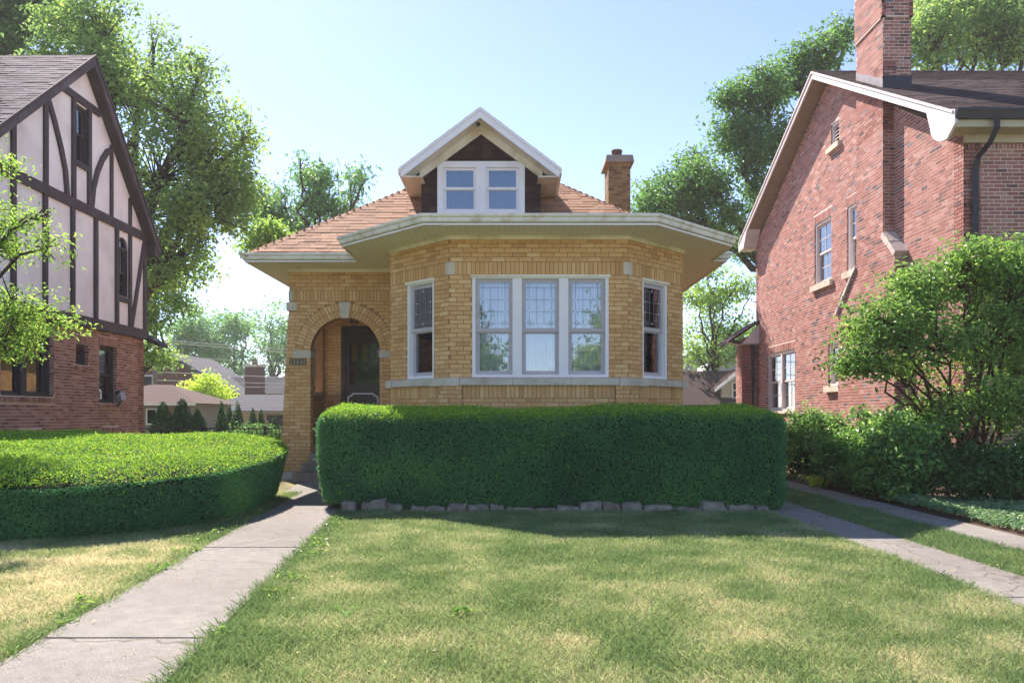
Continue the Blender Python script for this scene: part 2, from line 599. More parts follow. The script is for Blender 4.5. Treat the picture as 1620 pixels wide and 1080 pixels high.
def poly_spans(poly, v):
    """u-intervals of a polygon at height v"""
    xs = []
    for i in range(len(poly)):
        (u0, v0), (u1, v1) = poly[i], poly[(i + 1) % len(poly)]
        if (v0 <= v < v1) or (v1 <= v < v0):
            xs.append(u0 + (v - v0) / (v1 - v0) * (u1 - u0))
    xs.sort()
    return [(xs[i], xs[i + 1]) for i in range(0, len(xs) - 1, 2)]


def subtract(iv, cut):
    out = []
    for a, b in iv:
        for c, d in cut:
            pass
        segs = [(a, b)]
        for c, d in cut:
            ns = []
            for p, q in segs:
                if d <= p or c >= q:
                    ns.append((p, q))
                else:
                    if c > p:
                        ns.append((p, c))
                    if d < q:
                        ns.append((d, q))
            segs = ns
        out += segs
    return out


class Bricks:
    """collects every brick of one house; the 300 that show largest become objects, the rest one part"""
    def __init__(s, house, mat, nshow=300, name='brick', stuff='brickwork', w0=-0.012, w1=0.007):
        s.house, s.mat, s.nshow, s.name, s.stuff, s.w0, s.w1 = house, mat, nshow, name, stuff, w0, w1
        s.items = []
        s.walls = []

    def course(s, fr, wall, poly, holes, v0, v1, L=0.203, H=0.0677, joint=0.010, vis=True, bond=0.5):
        rows = int(round((v1 - v0) / H))
        H = (v1 - v0) / max(1, rows)
        for i in range(rows):
            a = v0 + i * H
            vm = a + H / 2
            iv = poly_spans(poly, vm)
            iv = subtract(iv, [c for h in holes for c in (poly_spans(h, vm) + poly_spans(h, vm + H * .3) + poly_spans(h, vm - H * .3))])
            off = (bond * (i % 2)) * (L + joint) + (0.03 * RS.rand())
            for p, q in iv:
                k0 = math.floor((p - off) / (L + joint))
                u = off + k0 * (L + joint)
                while u < q:
                    e0, e1 = max(u, p), min(u + L, q)
                    if e1 - e0 > 0.025:
                        s.items.append((fr, wall, e0, e1, a + joint / 2, a + H - joint / 2, vis))
                    u += L + joint

    def soldier(s, fr, wall, u0, u1, v0, v1, holes=(), Wd=0.0577, joint=0.010, vis=True):
        n = max(1, int(round((u1 - u0) / (Wd + joint))))
        st = (u1 - u0) / n
        for i in range(n):
            a = u0 + i * st
            if any(h[0] < a + st / 2 < h[1] for h in holes):
                continue
            s.items.append((fr, wall, a + joint / 2, a + st - joint / 2, v0 + joint / 2, v1 - joint / 2, vis))

    def finish(s):
        it = s.items
        n = len(it)
        O = np.array([i[0](i[2], i[4], 0) for i in it])
        U = np.array([i[0].U for i in it])
        V = np.array([i[0].V for i in it])
        N = np.array([i[0].N for i in it])
        du = np.array([i[3] - i[2] for i in it])
        dv = np.array([i[5] - i[4] for i in it])
        c = O + U * du[:, None] / 2 + V * dv[:, None] / 2
        camp = np.array((0, 0, EYE))

        def proj(p):
            d = np.maximum(p[:, 1], 0.1)
            return np.stack((PX + F * p[:, 0] / d, PY - F * (p[:, 2] - EYE) / d), 1)
        a, b, e = proj(O), proj(O + U * du[:, None]), proj(O + V * dv[:, None])
        area = np.abs((b - a)[:, 0] * (e - a)[:, 1] - (b - a)[:, 1] * (e - a)[:, 0])
        pc = proj(c)
        ok = ((camp - c) * N).sum(1) > 0
        ok &= (pc[:, 0] > 5) & (pc[:, 0] < 1615) & (pc[:, 1] > 5) & (pc[:, 1] < 1075)
        ok &= np.array([(i[6] if not callable(i[6]) else i[6](pp)) for i, pp in zip(it, pc)], dtype=bool)
        area = np.where(ok, area, 0)
        order = np.argsort(-area)
        show = [k for k in order[:s.nshow] if area[k] > 0]
        rest = np.setdiff1d(np.arange(n), show)
        # jitter and colour
        w1 = s.w1 * (1 + RS.uniform(-0.3, 0.3, n))
        rnd = RS.rand(n)
        rr = np.stack((rnd, RS.rand(n), RS.rand(n)), 1)
        if len(rest):
            m = len(rest)
            Or, Ur, Vr, Nr = O[rest], U[rest] * du[rest][:, None], V[rest] * dv[rest][:, None], N[rest]
            lo, hi = Nr * s.w0, Nr * w1[rest][:, None]
            vs = np.stack((Or + lo, Or + Ur + lo, Or + Ur + Vr + lo, Or + Vr + lo, Or + hi, Or + Ur + hi, Or + Ur + Vr + hi, Or + Vr + hi), 1)
            f = HEX[1:]
            fa = (np.arange(m)[:, None, None] * 8 + f[None]).reshape(-1, 4)
            mb = MB().add(vs.reshape(-1, 3), fa, np.repeat(rr[rest], 5, 0))
            o = mb.build(s.stuff, s.mat, s.house)
            o['kind'] = 'stuff'
        key = s.mat + '_unit'
        if key not in UNIT:
            UNIT[key] = []
            for k in range(14):
                mb = MB()
                mb.add([(0, 0, 0), (1, 0, 0), (1, 1, 0), (0, 1, 0), (0, 0, 1), (1, 0, 1), (1, 1, 1), (0, 1, 1)], HEX[1:], (k + 0.5) / 14)
                UNIT[key].append(mb.mesh(s.name, s.mat))
        for k in show:
            ob = bpy.data.objects.new(s.name, UNIT[key][int(rnd[k] * 13.99)])
            link(ob, it[k][1])
            th = w1[k] - s.w0
            p = O[k] + N[k] * s.w0
            ob.matrix_local = Matrix(((U[k][0] * du[k], V[k][0] * dv[k], N[k][0] * th, p[0]), (U[k][1] * du[k], V[k][1] * dv[k], N[k][1] * th, p[1]), (U[k][2] * du[k], V[k][2] * dv[k], N[k][2] * th, p[2]), (0, 0, 0, 1)))


UNIT = {}


class Shingles(Bricks):
    def roof(s, fr, wall, poly, expo=0.14, L=0.30, vis=True):
        vs = [p[1] for p in poly]
        v = min(vs)
        i = 0
        while v < max(vs):
            iv = poly_spans(poly, min(v + expo / 2, max(vs) - 1e-4))
            off = RS.rand() * L
            for p, q in iv:
                u = off + math.floor((p - off) / L) * L
                while u < q:
                    e0, e1 = max(u, p), min(u + L - 0.004, q)
                    if e1 - e0 > 0.02:
                        s.items.append((fr, wall, e0, e1, v, min(v + expo + 0.02, max(vs)), vis))
                    u += L
            v += expo
            i += 1

    def finish(s):
        # tilt every shingle: butt proud, head down on the deck
        out = []
        for (fr, wall, a, b, c, d, vis) in s.items:
            V2 = fr.V * (d - c) - fr.N * 0.010
            f2 = Frame(fr.O, fr.U, fr.N, fr.V)
            f2.O = fr(a, c, 0.006 + RS.uniform(-.001, .002))
            f2.V = V2 / np.linalg.norm(V2)
            out.append((f2, wall, 0.0, b - a, 0.0, d - c, vis))
        s.items = out
        Bricks.finish(s)


def window(house, fr, u0, u1, v0, v1, frame_mat='white_paint', fw=0.06, recess=-0.08, rail=0.5, glass='glass', curtain='curtain', cur_w=0.16,
           cols=1, mull=0.1, sash_mat=None, sill=None, sill_mat='limestone', lead=False, arch=False, muntin=None, sash_w=0.045, name='window', backdrop=True):
    """double-hung window: casing > sash rails, panes, curtain, sill"""
    sash_mat = sash_mat or frame_mat
    mb = MB()
    top = v1
    mb.fbox(fr, u0, u0 + fw, v0, top, recess - 0.06, recess + 0.05)
    mb.fbox(fr, u1 - fw, u1, v0, top, recess - 0.06, recess + 0.05)
    mb.fbox(fr, u0 + fw, u1 - fw, top - fw, top, recess - 0.06, recess + 0.048)
    mb.fbox(fr, u0 + fw, u1 - fw, v0, v0 + fw * 0.8, recess - 0.06, recess + 0.048)
    inner = (u1 - u0 - 2 * fw - mull * (cols - 1)) / cols
    for k in range(1, cols):
        a = u0 + fw + k * inner + (k - 1) * mull
        mb.fbox(fr, a, a + mull, v0 + fw * .8, top - fw, recess - 0.06, recess + 0.046)
    wnd = mb.build(name, frame_mat, house)
    for k in range(cols):
        a = u0 + fw + k * (inner + mull)
        b = a + inner
        lo, hi = v0 + fw * 0.8, top - fw
        vm = lo + (hi - lo) * rail
        for (c, d, w) in ((vm - 0.02, hi, recess + 0.0), (lo, vm + 0.02, recess - 0.035)):
            sb = MB()
            sb.fbox(fr, a, a + sash_w, c, d, w - 0.03, w)
            sb.fbox(fr, b - sash_w, b, c, d, w - 0.03, w)
            sb.fbox(fr, a + sash_w, b - sash_w, d - sash_w, d, w - 0.03, w - 0.001)
            sb.fbox(fr, a + sash_w, b - sash_w, c, c + sash_w, w - 0.03, w - 0.001)
            if muntin:
                nu, nv = muntin
                for i in range(1, nu):
                    x = a + sash_w + (b - a - 2 * sash_w) * i / nu
                    sb.fbox(fr, x - .009, x + .009, c + sash_w, d - sash_w, w - 0.025, w - 0.004)
                for i in range(1, nv):
                    y = c + sash_w + (d - c - 2 * sash_w) * i / nv
                    sb.fbox(fr, a + sash_w, b - sash_w, y - .009, y + .009, w - 0.024, w - 0.005)
            link_sub(sb, 'sash', sash_mat, wnd)
            pb = MB().fbox(fr, a + sash_w - .005, b - sash_w + .005, c + sash_w - .005, d - sash_w + .005, w - 0.018, w - 0.014)
            link_sub(pb, 'pane', glass, wnd)
        if lead:
            c, d, w = vm - 0.02 + sash_w, hi - sash_w, recess - 0.012
            A, B = a + sash_w, b - sash_w
            lb = MB()
            t = 0.003
            def line(p, q):
                p, q = np.array(p), np.array(q)
                dd = (q - p) / np.linalg.norm(q - p)
                nn = np.array((-dd[1], dd[0])) * t
                lb.fprism(fr, [tuple(p - nn), tuple(q - nn), tuple(q + nn), tuple(p + nn)], w, w + 0.005)
            bw, bh = (B - A), (d - c)
            x0, x1, y0, y1 = A + bw * .12, B - bw * .12, c + bh * .1, d - bh * .1
            line((x0, c), (x0, d)); line((x1, c), (x1, d)); line((A, y0), (B, y0)); line((A, y1), (B, y1))
            for q in (1 / 3, 2 / 3):
                line((x0 + (x1 - x0) * q, y0), (x0 + (x1 - x0) * q, y1))
                line((A, y0 + (y1 - y0) * q), (B, y0 + (y1 - y0) * q))
            e = bw * .13
            line((x0, y0 + e), (x0 + e, y0)); line((x1, y0 + e), (x1 - e, y0))
            line((x0 - e * .5, y0 + e * .6), (x0 + e * .6, y0 - e * .5)); line((x1 + e * .5, y0 + e * .6), (x1 - e * .6, y0 - e * .5))
            link_sub(lb, 'lead_came', 'lead', wnd)
            for (x, y) in ((x0, y0 + (y1 - y0) / 3), (x1, y0 + (y1 - y0) / 3), (x0, y0 + (y1 - y0) * 2 / 3), (x1, y0 + (y1 - y0) * 2 / 3), ((x0 + x1) / 2, y1 + .02), ((x0 + x1) / 2, y0)):
                jb = MB().fprism(fr, [(x - .012, y), (x, y - .012), (x + .012, y), (x, y + .012)], w + .006, w + .014)
                link_sub(jb, 'glass_jewel', 'jewel', wnd)
        if curtain:
            n = 40
            us = np.linspace(a, b, n)
            pl_ = 0.15 if curtain == 'blue_backing' else 1.0
            wv = recess - 0.10 + pl_ * 0.018 * np.sin(us * 75 + RS.rand() * 6) + pl_ * 0.012 * np.sin(us * 190)
            cb = MB()
            vs = [fr(u, v, w_ - (0.006 if s_ else 0)) for s_ in (0, 1) for v in (lo, hi) for u, w_ in zip(us, wv)]
            f = []
            for i in range(n - 1):
                f += [(i, i + 1, n + i + 1, n + i), (2 * n + i, 3 * n + i, 3 * n + i + 1, 2 * n + i + 1)]
            cb.add(vs, f)
            link_sub(cb, 'curtain', curtain, wnd)
    if sill:
        sb = MB().fbox(fr, u0 - sill[0], u1 + sill[0], v0 - sill[1], v0, recess - 0.05, sill[2])
        link_sub(sb, 'sill', sill_mat, wnd)
    return wnd


def link_sub(mb, name, mat, part):
    o = bpy.data.objects.new(name, mb.mesh(name, mat))
    COL.objects.link(o)
    o.parent = part
    return o


def sub(part, mb, name, mat, smooth=False):
    o = bpy.data.objects.new(name, mb.mesh(name, mat, smooth))
    COL.objects.link(o)
    o.parent = part
    return o


# ------------------------------------------------------------------ leaves
def leaf_arrays(c, nrm, size, droop=0.25, aspect=0.5, fold=0.15):
    """kite-shaped folded leaves: centres (N,3), normals (N,3), size (N,)"""
    n = len(c)
    r = RS.normal(size=(n, 3))
    d = r - (r * nrm).sum(1)[:, None] * nrm
    d /= np.linalg.norm(d, axis=1)[:, None] + 1e-9
    d[:, 2] -= droop
    d /= np.linalg.norm(d, axis=1)[:, None]
    s = np.cross(nrm, d)
    s /= np.linalg.norm(s, axis=1)[:, None] + 1e-9
    nn = np.cross(d, s)
    sz = size[:, None]
    base = c - d * sz * .5
    tip = c + d * sz * .5 - nn * sz * 0.08
    l = c + s * sz * aspect * .5 + nn * sz * fold - d * sz * .05
    q = c - s * sz * aspect * .5 + nn * sz * fold - d * sz * .05
    v = np.stack((base, l, tip, q), 1).reshape(-1, 3)
    f = np.arange(4 * n).reshape(-1, 4)
    return v, f


def unit(v):
    return v / (np.linalg.norm(v, axis=-1, keepdims=True) + 1e-9)


def leaves(mb, c, nrm, size, tint=None, **k):
    v, f = leaf_arrays(c, nrm, size, **k)
    n = len(c)
    t = RS.rand(n) if tint is None else np.clip(tint, 0, 1)
    mb.add(v, f, np.stack((t, RS.rand(n), RS.rand(n)), 1))


def bez(p0, p1, p2, n):
    t = np.linspace(0, 1, n)[:, None]
    return (1 - t) ** 2 * p0 + 2 * (1 - t) * t * p1 + t ** 2 * p2


def tree(name, label, base, fork_z, lobes, leaf_mat, n_clusters, per, leaf, trunk_r, bark='bark', cat='tree', group=None, spread=0.35, stems=None,
         aspect=0.55, droop=0.3, flat=0.6, seed=1, shell=0.45, twig=True, dead=0, airy=0.0):
    global RS
    old = RS
    RS = np.random.RandomState(seed)
    base = np.array(base, float)
    t = thing(name, label, cat, base, group)
    tb = MB()
    vol = np.array([l[3] if len(l) > 3 else (l[1][0] * l[1][1] * l[1][2]) ** (2 / 3) for l in lobes])
    share = np.maximum(3, (vol / vol.sum() * n_clusters).astype(int))
    crown = MB()
    fork = base + np.array((0, 0, fork_z))
    if stems is None:
        k = 9
        pts = np.array([base + np.array((0.06 * trunk_r * math.sin(i), 0.06 * trunk_r * math.cos(i * 1.7), fork_z * i / (k - 1))) for i in range(k)])
        pts[0][2] -= 0.15
        rad = trunk_r * np.linspace(1.25, 0.72, k)
        rad[0] *= 1.3
        tb.tube(pts, rad, 10)
    for li, (l, m) in enumerate(zip(lobes, share)):
        cen, r = np.array(l[0], float), np.array(l[1], float)
        org = fork if stems is None else base + np.array(stems[li % len(stems)])
        sp = base + np.array((0, 0, -0.1)) if stems is not None else fork - np.array((0, 0, RS.rand() * fork_z * .25))
        mid = (sp + cen) / 2 + np.array((0, 0, 0.18 * np.linalg.norm(cen - sp))) * (1 if stems is None else 0)
        if stems is not None:
            mid = org + (cen - org) * 0.3
        limb = bez(sp, mid, cen, 12)
        limb[1:-1] += RS.normal(size=(10, 3)) * 0.02 * np.linalg.norm(cen - sp)
        lr = trunk_r * (0.55 if stems is None else 0.9)
        tb.tube(limb, lr * np.linspace(1, 0.25, 12), 7)
        p = unit(RS.normal(size=(m, 3))) * (RS.uniform(shell ** 2, 1, size=(m, 1)) ** 0.5)
        p *= np.where(RS.rand(m, 1) < .16, RS.uniform(1.0, 1.3, (m, 1)), RS.uniform(.82, 1.0, (m, 1)))
        cc = cen + p * r
        if airy:
            keep = vnoise(cc[:, 0] * .9 + cc[:, 1] * .35 + 40, cc[:, 2] + cc[:, 1] * .3 + 40, .55 / max(.3, spread), seed, 2) > airy
            cc = cc[keep]
            m = len(cc)
            if m == 0:
                continue
        for ci in range(m):
            if twig:
                q = cc[ci]
                a = limb[max(3, 2 + int(np.argmin(np.linalg.norm(limb[3:] - q, axis=1))))]
                br = bez(a, (a + q) / 2 + np.array((0, 0, .1 * np.linalg.norm(q - a))), q, 5)
                tb.tube(br, trunk_r * 0.10 * np.linspace(1, .15, 5) + 0.004, 4)
        n = m * per
        cl = np.repeat(cc, per, 0)
        off = RS.normal(size=(n, 3)) * spread * np.array((1, 1, flat))
        pos = cl + off
        outward = unit((pos - cen) / r)
        nrm = unit(outward * 0.5 + np.array((0, 0, 0.9)) + RS.normal(size=(n, 3)) * 0.55)
        ctint = np.repeat(RS.rand(m), per)
        tint = 0.5 * ctint + 0.5 * RS.rand(n)
        leaves(crown, pos, nrm, leaf * RS.uniform(0.7, 1.35, n), tint, droop=droop, aspect=aspect)
    for _ in range(dead):
        l = lobes[RS.randint(len(lobes))]
        cen, r = np.array(l[0], float), np.array(l[1], float)
        d = unit(RS.normal(size=3))
        tb.tube(bez(cen, cen + d * r * .8, cen + d * r * 1.35 + np.array((0, 0, .1)), 6), 0.012 * np.linspace(1.5, .3, 6), 4)
    tb.build('trunk', bark, t, True)
    crown.build('crown', leaf_mat, t)
    RS = old
    return t


# ------------------------------------------------------------------ ground, walk, driveway
gm = MB()
G = 300.0
gm.add([(-G, -G, 0), (G, -G, 0), (G, G, 0), (-G, G, 0)], [(0, 1, 2, 3)])
tag(gm.build('ground', 'lawn'), kind='structure')


def walk_x(d):
    return -2.57 - 0.0915 * (d - 4.36), -1.655 - 0.0935 * (d - 4.36)


JOINTS = [-0.2, 1.36, 2.86, 4.36, 5.79, 7.33, 8.95, 10.8, 12.4, 14.55]
wb = MB()
a0, b0 = walk_x(-0.2)
a1, b1 = walk_x(14.55)
wb.hexa([(a0 + .02, -.2, -.1), (b0 - .02, -.2, -.1), (b1 - .02, 14.55, -.1), (a1 + .02, 14.55, -.1), (a0 + .02, -.2, .008), (b0 - .02, -.2, .008), (b1 - .02, 14.55, .008), (a1 + .02, 14.55, .008)])
walk = tag(wb.build('front_walk', 'soil'), 'concrete front walk of slabs leading to the porch steps', kind='structure')
for i in range(len(JOINTS) - 1):
    d0, d1 = JOINTS[i] + .006, JOINTS[i + 1] - .006
    (p0, q0), (p1, q1) = walk_x(d0), walk_x(d1)
    if i == len(JOINTS) - 2:
        p0 -= .25
        p1 -= .35
    z = 0.026 + 0.004 * (i % 2)
    sub(walk, MB().hexa([(p0, d0, -.05), (q0, d0, -.05), (q1, d1, -.05), (p1, d1, -.05), (p0, d0, z), (q0, d0, z), (q1, d1, z), (p1, d1, z)]), 'slab', 'concrete')
for (x0, x1, lab) in ((3.26, 3.87, 'concrete driveway strip nearer the yellow house'), (4.58, 5.14, 'concrete driveway strip beside the leafy shrubs')):
    st = tag(MB().box((x0 + .01, -1, -.1), (x1 - .01, 32, .008)).build('driveway_strip', 'soil'), lab, kind='structure')
    ys = [-1, 1.5, 3.4, 5.35, 7.95, 10.4, 13, 16, 20, 26, 32]
    for i in range(len(ys) - 1):
        sub(st, MB().box((x0, ys[i] + .005, -.05), (x1, ys[i + 1] - .005, .022 + .003 * (i % 2))), 'slab', 'concrete')

# unseen public pavement, kerb and street, added to bounce sunlight onto the shaded fronts
sw_ = tag(MB().box((-60, -2.6, -.1), (60, -1.05, .008)).build('sidewalk', 'soil'), 'unseen public sidewalk across the front of the lots, added for its bounced light', kind='structure')
for i in range(40):
    sub(sw_, MB().box((-30 + i * 1.5 + .006, -2.6, -.05), (-28.5 + i * 1.5 - .006, -1.05, .02 + .003 * (i % 2))), 'slab', 'concrete')
tag(MB().box((-200, -13.5, -.06), (200, -5.0, .004)).build('street', 'step_concrete'), 'unseen concrete street in front of the lots, added for its bounced light', kind='structure')
tag(MB().box((-200, -5.0, -.06), (200, -4.8, .12)).build('kerb', 'concrete'), kind='structure')
# planting beds
tag(MB().add([(-2.4, 10.12, .006), (3.3, 10.12, .006), (3.3, 13.4, .006), (-2.4, 13.4, .006)], [(0, 1, 2, 3)]).build('hedge_bed_soil', 'soil'), kind='structure')
tag(MB().add([(5.16, 5.5, .006), (12, 5.5, .006), (12, 26, .006), (5.16, 26, .006)], [(0, 1, 2, 3)]).build('side_bed_soil', 'soil'), kind='structure')


# ------------------------------------------------------------------ the yellow brick bungalow
CX, HB, D0, D1, HF, DW = 0.415, 1.387, 12.35, 13.42, 2.457, 15.2
XL, XR, DBACK = -4.25, CX + HF, 29.0
ZS = 4.015                                   # soffit
Y = thing('brick_bungalow', 'yellow brick bungalow with octagonal window bay, arched porch and small dormer', 'house', (-0.7, 20, 0))
YB = Bricks(Y, 'yellow_brick', 235)
s2 = math.sqrt(0.5)
LS = (D1 - D0) / s2
fc = Frame((CX - HB, D0, 0), (1, 0, 0), (0, -1, 0))
fl = Frame((CX - HF, D1, 0), (1, -1, 0), (-1, -1, 0))
frr = Frame((CX + HB, D0, 0), (1, 1, 0), (1, -1, 0))
B0, B1 = 3.405, 3.61                          # soldier band
SILL = 1.82
wl0, wl1 = LS - 1.075, LS - 0.37
CWIN = (-0.618 - (CX - HB), 1.50 - (CX - HB))
bay_vis = lambda p: p[1] < 634 and 616 < p[0] < 1082
for fr, wd, win, lab in ((fc, 2 * HB, CWIN, None), (fl, LS, (wl0, wl1), None), (frr, LS, (LS - wl1, LS - wl0), None)):
    wall = slab(fr, rect(0, wd, 0, ZS), [rect(win[0], win[1], SILL, B0)], 0.25, 'wall', 'yellow_mortar', Y)
    full = rect(-0.004, wd + 0.004, 0, ZS)
    hole = [rect(win[0], win[1], SILL - .15, B0)]
    YB.course(fr, wall, full, hole, SILL, B0, vis=bay_vis)
    YB.soldier(fr, wall, 0.0, wd, B0, B1, vis=bay_vis)
    YB.course(fr, wall, full, [], B1, ZS - .05, vis=bay_vis)
    YB.soldier(fr, wall, 0.0, wd, 1.50, 1.70, vis=bay_vis)
    YB.course(fr, wall, full, [], 0.02, 1.50, vis=bay_vis)
# corner stones at the band and corner piers below the sill
for (fr, u) in ((fl, LS), (fc, 2 * HB)):
    mb = MB()
    c = fr(u, 0, 0)
    f1, f2 = (fl, fc) if fr is fl else (fc, frr)
    o1 = c - f1.U * 0.075
    o2 = c + f2.U * 0.085
    n1, n2 = f1.N * .014, f2.N * .014
    mi = (f1.N + f2.N) / (1 + f1.N @ f2.N) * .014
    q = [o1 - f1.N * .05, o1 + n1, c + mi, o2 + n2, o2 - f2.N * .05, c - mi * 4]
    mb.prism([p + np.array((0, 0, B0 + .004)) for p in q], [p + np.array((0, 0, B1 - .004)) for p in q])
    mb.build('corner_stone', 'limestone', Y)
    mb = MB()
    o1 = c - f1.U * 0.2
    o2 = c + f2.U * 0.2
    n1, n2 = f1.N * .045, f2.N * .045
    mi = (f1.N + f2.N) / (1 + f1.N @ f2.N) * .045
    q = [o1 - f1.N * .05, o1 + n1, c + mi, o2 + n2, o2 - f2.N * .05, c - mi * 2]
    mb.prism([p + np.array((0, 0, 0.0)) for p in q], [p + np.array((0, 0, 1.699)) for p in q])
    pier = mb.build('corner_pier', 'yellow_mortar', Y)
    for r in range(4):
        for (ff, s0, s1) in ((f1, u - .2 if fr is f1 else 0, u), (f2, 0, .2)):
            pass
    g1 = Frame(o1 + n1, (c + mi) - (o1 + n1), f1.N)
    g2 = Frame(c + mi, (o2 + n2) - (c + mi), f2.N)
    for g in (g1, g2):
        YB.course(g, pier, rect(0, .215, 0, 1.7), [], 1.02, 1.697, L=.21, vis=bay_vis)
# ends of the bay
for x, fr in ((CX - HF, Frame((CX - HF, DW, 0), (0, -1, 0), (-1, 0, 0))), (XR, Frame((XR, D1, 0), (0, 1, 0), (1, 0, 0)))):
    wd = DW - D1 if x < 0 else DBACK - D1
    wall = slab(fr, rect(0, wd, 0, ZS), [], 0.25, 'wall', 'yellow_mortar', Y)
    full = rect(0, wd, 0, ZS)
    YB.course(fr, wall, full, [], 0.02, B0, vis=False)
    YB.soldier(fr, wall, 0, wd, B0, B1, vis=False)
    YB.course(fr, wall, full, [], B1, ZS - .05, vis=False)
# bay stone sill, mitred round the corners, in blocks
bay_path = [(CX - HF, D1 + .04, 0), (CX - HF, D1, 0), (CX - HB, D0, 0), (CX + HB, D0, 0), (CX + HF, D1, 0), (CX + HF, D1 + .04, 0)]


def at_path(path, s):
    for p, q in zip(path[:-1], path[1:]):
        p, q = np.array(p), np.array(q)
        L = np.linalg.norm(q - p)
        if s <= L + 1e-6:
            return p + (q - p) * s / L
        s -= L
    return np.array(path[-1])


def cut_path(path, s0, s1):
    out = [at_path(path, s0)]
    acc = 0
    for p, q in zip(path[:-1], path[1:]):
        acc += np.linalg.norm(np.array(q) - np.array(p))
        if s0 + 1e-4 < acc < s1 - 1e-4:
            out.append(np.array(q))
    out.append(at_path(path, s1))
    return out


tot = .08 + 2 * LS + 2 * HB
cuts = [0, .04 + .13, .04 + LS - .38, .04 + LS + .16, .04 + LS + .98, .04 + LS + 1.88, .04 + LS + 2 * HB - .14, .04 + LS + 2 * HB + .38, tot - .04 - .13, tot]
for s0, s1 in zip(cuts[:-1], cuts[1:]):
    big = 0.012 if (abs(s1 - s0 - .54) < .05 or s0 == 0 or s1 == tot) else 0.0
    p = [tuple(v + np.array((0, 0, 1.70))) for v in cut_path(bay_path, s0 + .003, s1 - .003)]
    MB().sweep(p, [(-.10, -big), (.075 + big, -big), (.075 + big, .098 + big), (-.02, .125), (-.10, .125)]).build('stone_sill', 'limestone', Y)
# bay windows
w3 = window(Y, fc, CWIN[0], CWIN[1], SILL + .004, B0 - .004, 'white_paint', fw=0.05, recess=-0.05, rail=0.46, glass='bay_glass', cols=3, mull=0.145, sash_mat='lavender_paint', lead=True, sash_w=0.062)
w3['label'] = 'triple white window with leaded upper sashes'
MB().fbox(fc, CWIN[0] - .02, CWIN[1] + .03, B0 - .035, B0 + .004, -.02, .03).build('window_head', 'cream_paint', Y)
for fr, a, b in ((fl, wl0, wl1), (frr, LS - wl1, LS - wl0)):
    window(Y, fr, a, b, SILL + .004, B0 - .004, 'white_paint', fw=0.055, recess=-0.06, rail=0.5, glass='bay_glass', sash_mat='lavender_paint', lead=True, sash_w=0.06)
    MB().fbox(fr, a - .02, b + .02, B0 - .035, B0 + .004, -.02, .025).build('window_head', 'cream_paint', Y)

# porch front wall with arch
AX, AR, AZ = -3.185, 0.665, 2.43
ff = Frame((0, DW, 0), (1, 0, 0), (0, -1, 0))
XB = CX - HF + .002
outl = [(-4.44, 0), (XB, 0), (XB, ZS), (XL, ZS), (XL, 3.38)]
apoly = arch_poly(AX, AR, -0.01, AZ)
aw = slab(ff, outl, [arch_poly(AX, AR, 0.01, AZ)], 0.2, 'wall', 'yellow_mortar', Y)
ring = [(AX + 0.94 * math.cos(a), AZ + 0.94 * math.sin(a)) for a in np.linspace(0, math.pi, 24)]
ahole = arch_poly(AX, AR, -0.01, AZ) 
imp_l, imp_r = rect(-4.165, AX - AR, 2.32, 2.46), rect(AX + AR, XB, 2.32, 2.46)
plq = rect(-4.25, -3.92, 2.19, 2.29)
pv = lambda p: p[1] < 745
YB.course(ff, aw, outl, [ahole, ring, imp_l, imp_r, plq, rect(-4.28, -4.10, 3.2, 3.39)], 0.16, B0, vis=pv)
YB.soldier(ff, aw, XL, XB, B0, B1, vis=pv)
YB.course(ff, aw, outl, [], B1, ZS - .05, vis=pv)
arch = MB().fprism(ff, [(AX + r * math.cos(a), AZ + r * math.sin(a)) for r, aa in ((AR + .002, np.linspace(0, math.pi, 30)), (0.935, np.linspace(math.pi, 0, 30))) for a in aa], -.05, .001).build('arch', 'yellow_mortar', Y)
for (ra, rb, n) in ((AR + .001, AR + .128, 34), (AR + .138, AR + .27, 40)):
    for i in range(n):
        a0, a1 = math.pi * i / n, math.pi * (i + 1) / n
        g = 0.005 / ra
        if abs((a0 + a1) / 2 - math.pi / 2) < 0.09:
            continue
        a0 += g
        a1 -= g
        q = [(AX + ra * math.cos(a0), AZ + ra * math.sin(a0)), (AX + rb * math.cos(a0), AZ + rb * math.sin(a0)), (AX + rb * math.cos(a1), AZ + rb * math.sin(a1)), (AX + ra * math.cos(a1), AZ + ra * math.sin(a1))]
        q = [(max(-9, min(u, XB - .002)), v) for u, v in q]
        if q[0][0] >= XB - .02 and q[3][0] >= XB - .02:
            continue
        sub(arch, MB().fprism(ff, q, -.06, .014 if ra > .7 else .010, float(RS.rand())), 'brick', 'yellow_brick')
MB().fprism(ff, [(AX - .075, AZ + AR - .012), (AX + .075, AZ + AR - .012), (AX + .115, 3.385), (AX - .115, 3.385)], -.1, .035).build('keystone', 'limestone', Y)
MB().fbox(ff, -4.165, AX - AR + .012, 2.32, 2.46, -.206, .03).build('impost_stone', 'limestone', Y)
MB().fbox(ff, AX + AR - .012, XB + .0, 2.32, 2.46, -.206, .03).build('impost_stone', 'limestone', Y)
MB().fbox(ff, -4.30, -4.10, 3.225, 3.385, -.2, .02).build('corbel_stone', 'limestone', Y)
MB().fbox(ff, -4.262, -4.17, B0 + .01, B1 - .01, -.2, .016).build('corner_stone', 'limestone', Y)
MB().fbox(ff, -4.47, -3.87, -.02, .15, -.3, .04).build('foundation_stone', 'limestone', Y)
# number plate: raised characters between two scrolled ends
pl = MB().fprism(ff, [(-4.25, 2.205), (-4.235, 2.19), (-3.935, 2.19), (-3.92, 2.205), (-3.92, 2.275), (-3.935, 2.29), (-4.235, 2.29), (-4.25, 2.275)], -.01, .018).build('number_plate', 'brass_plate', Y)


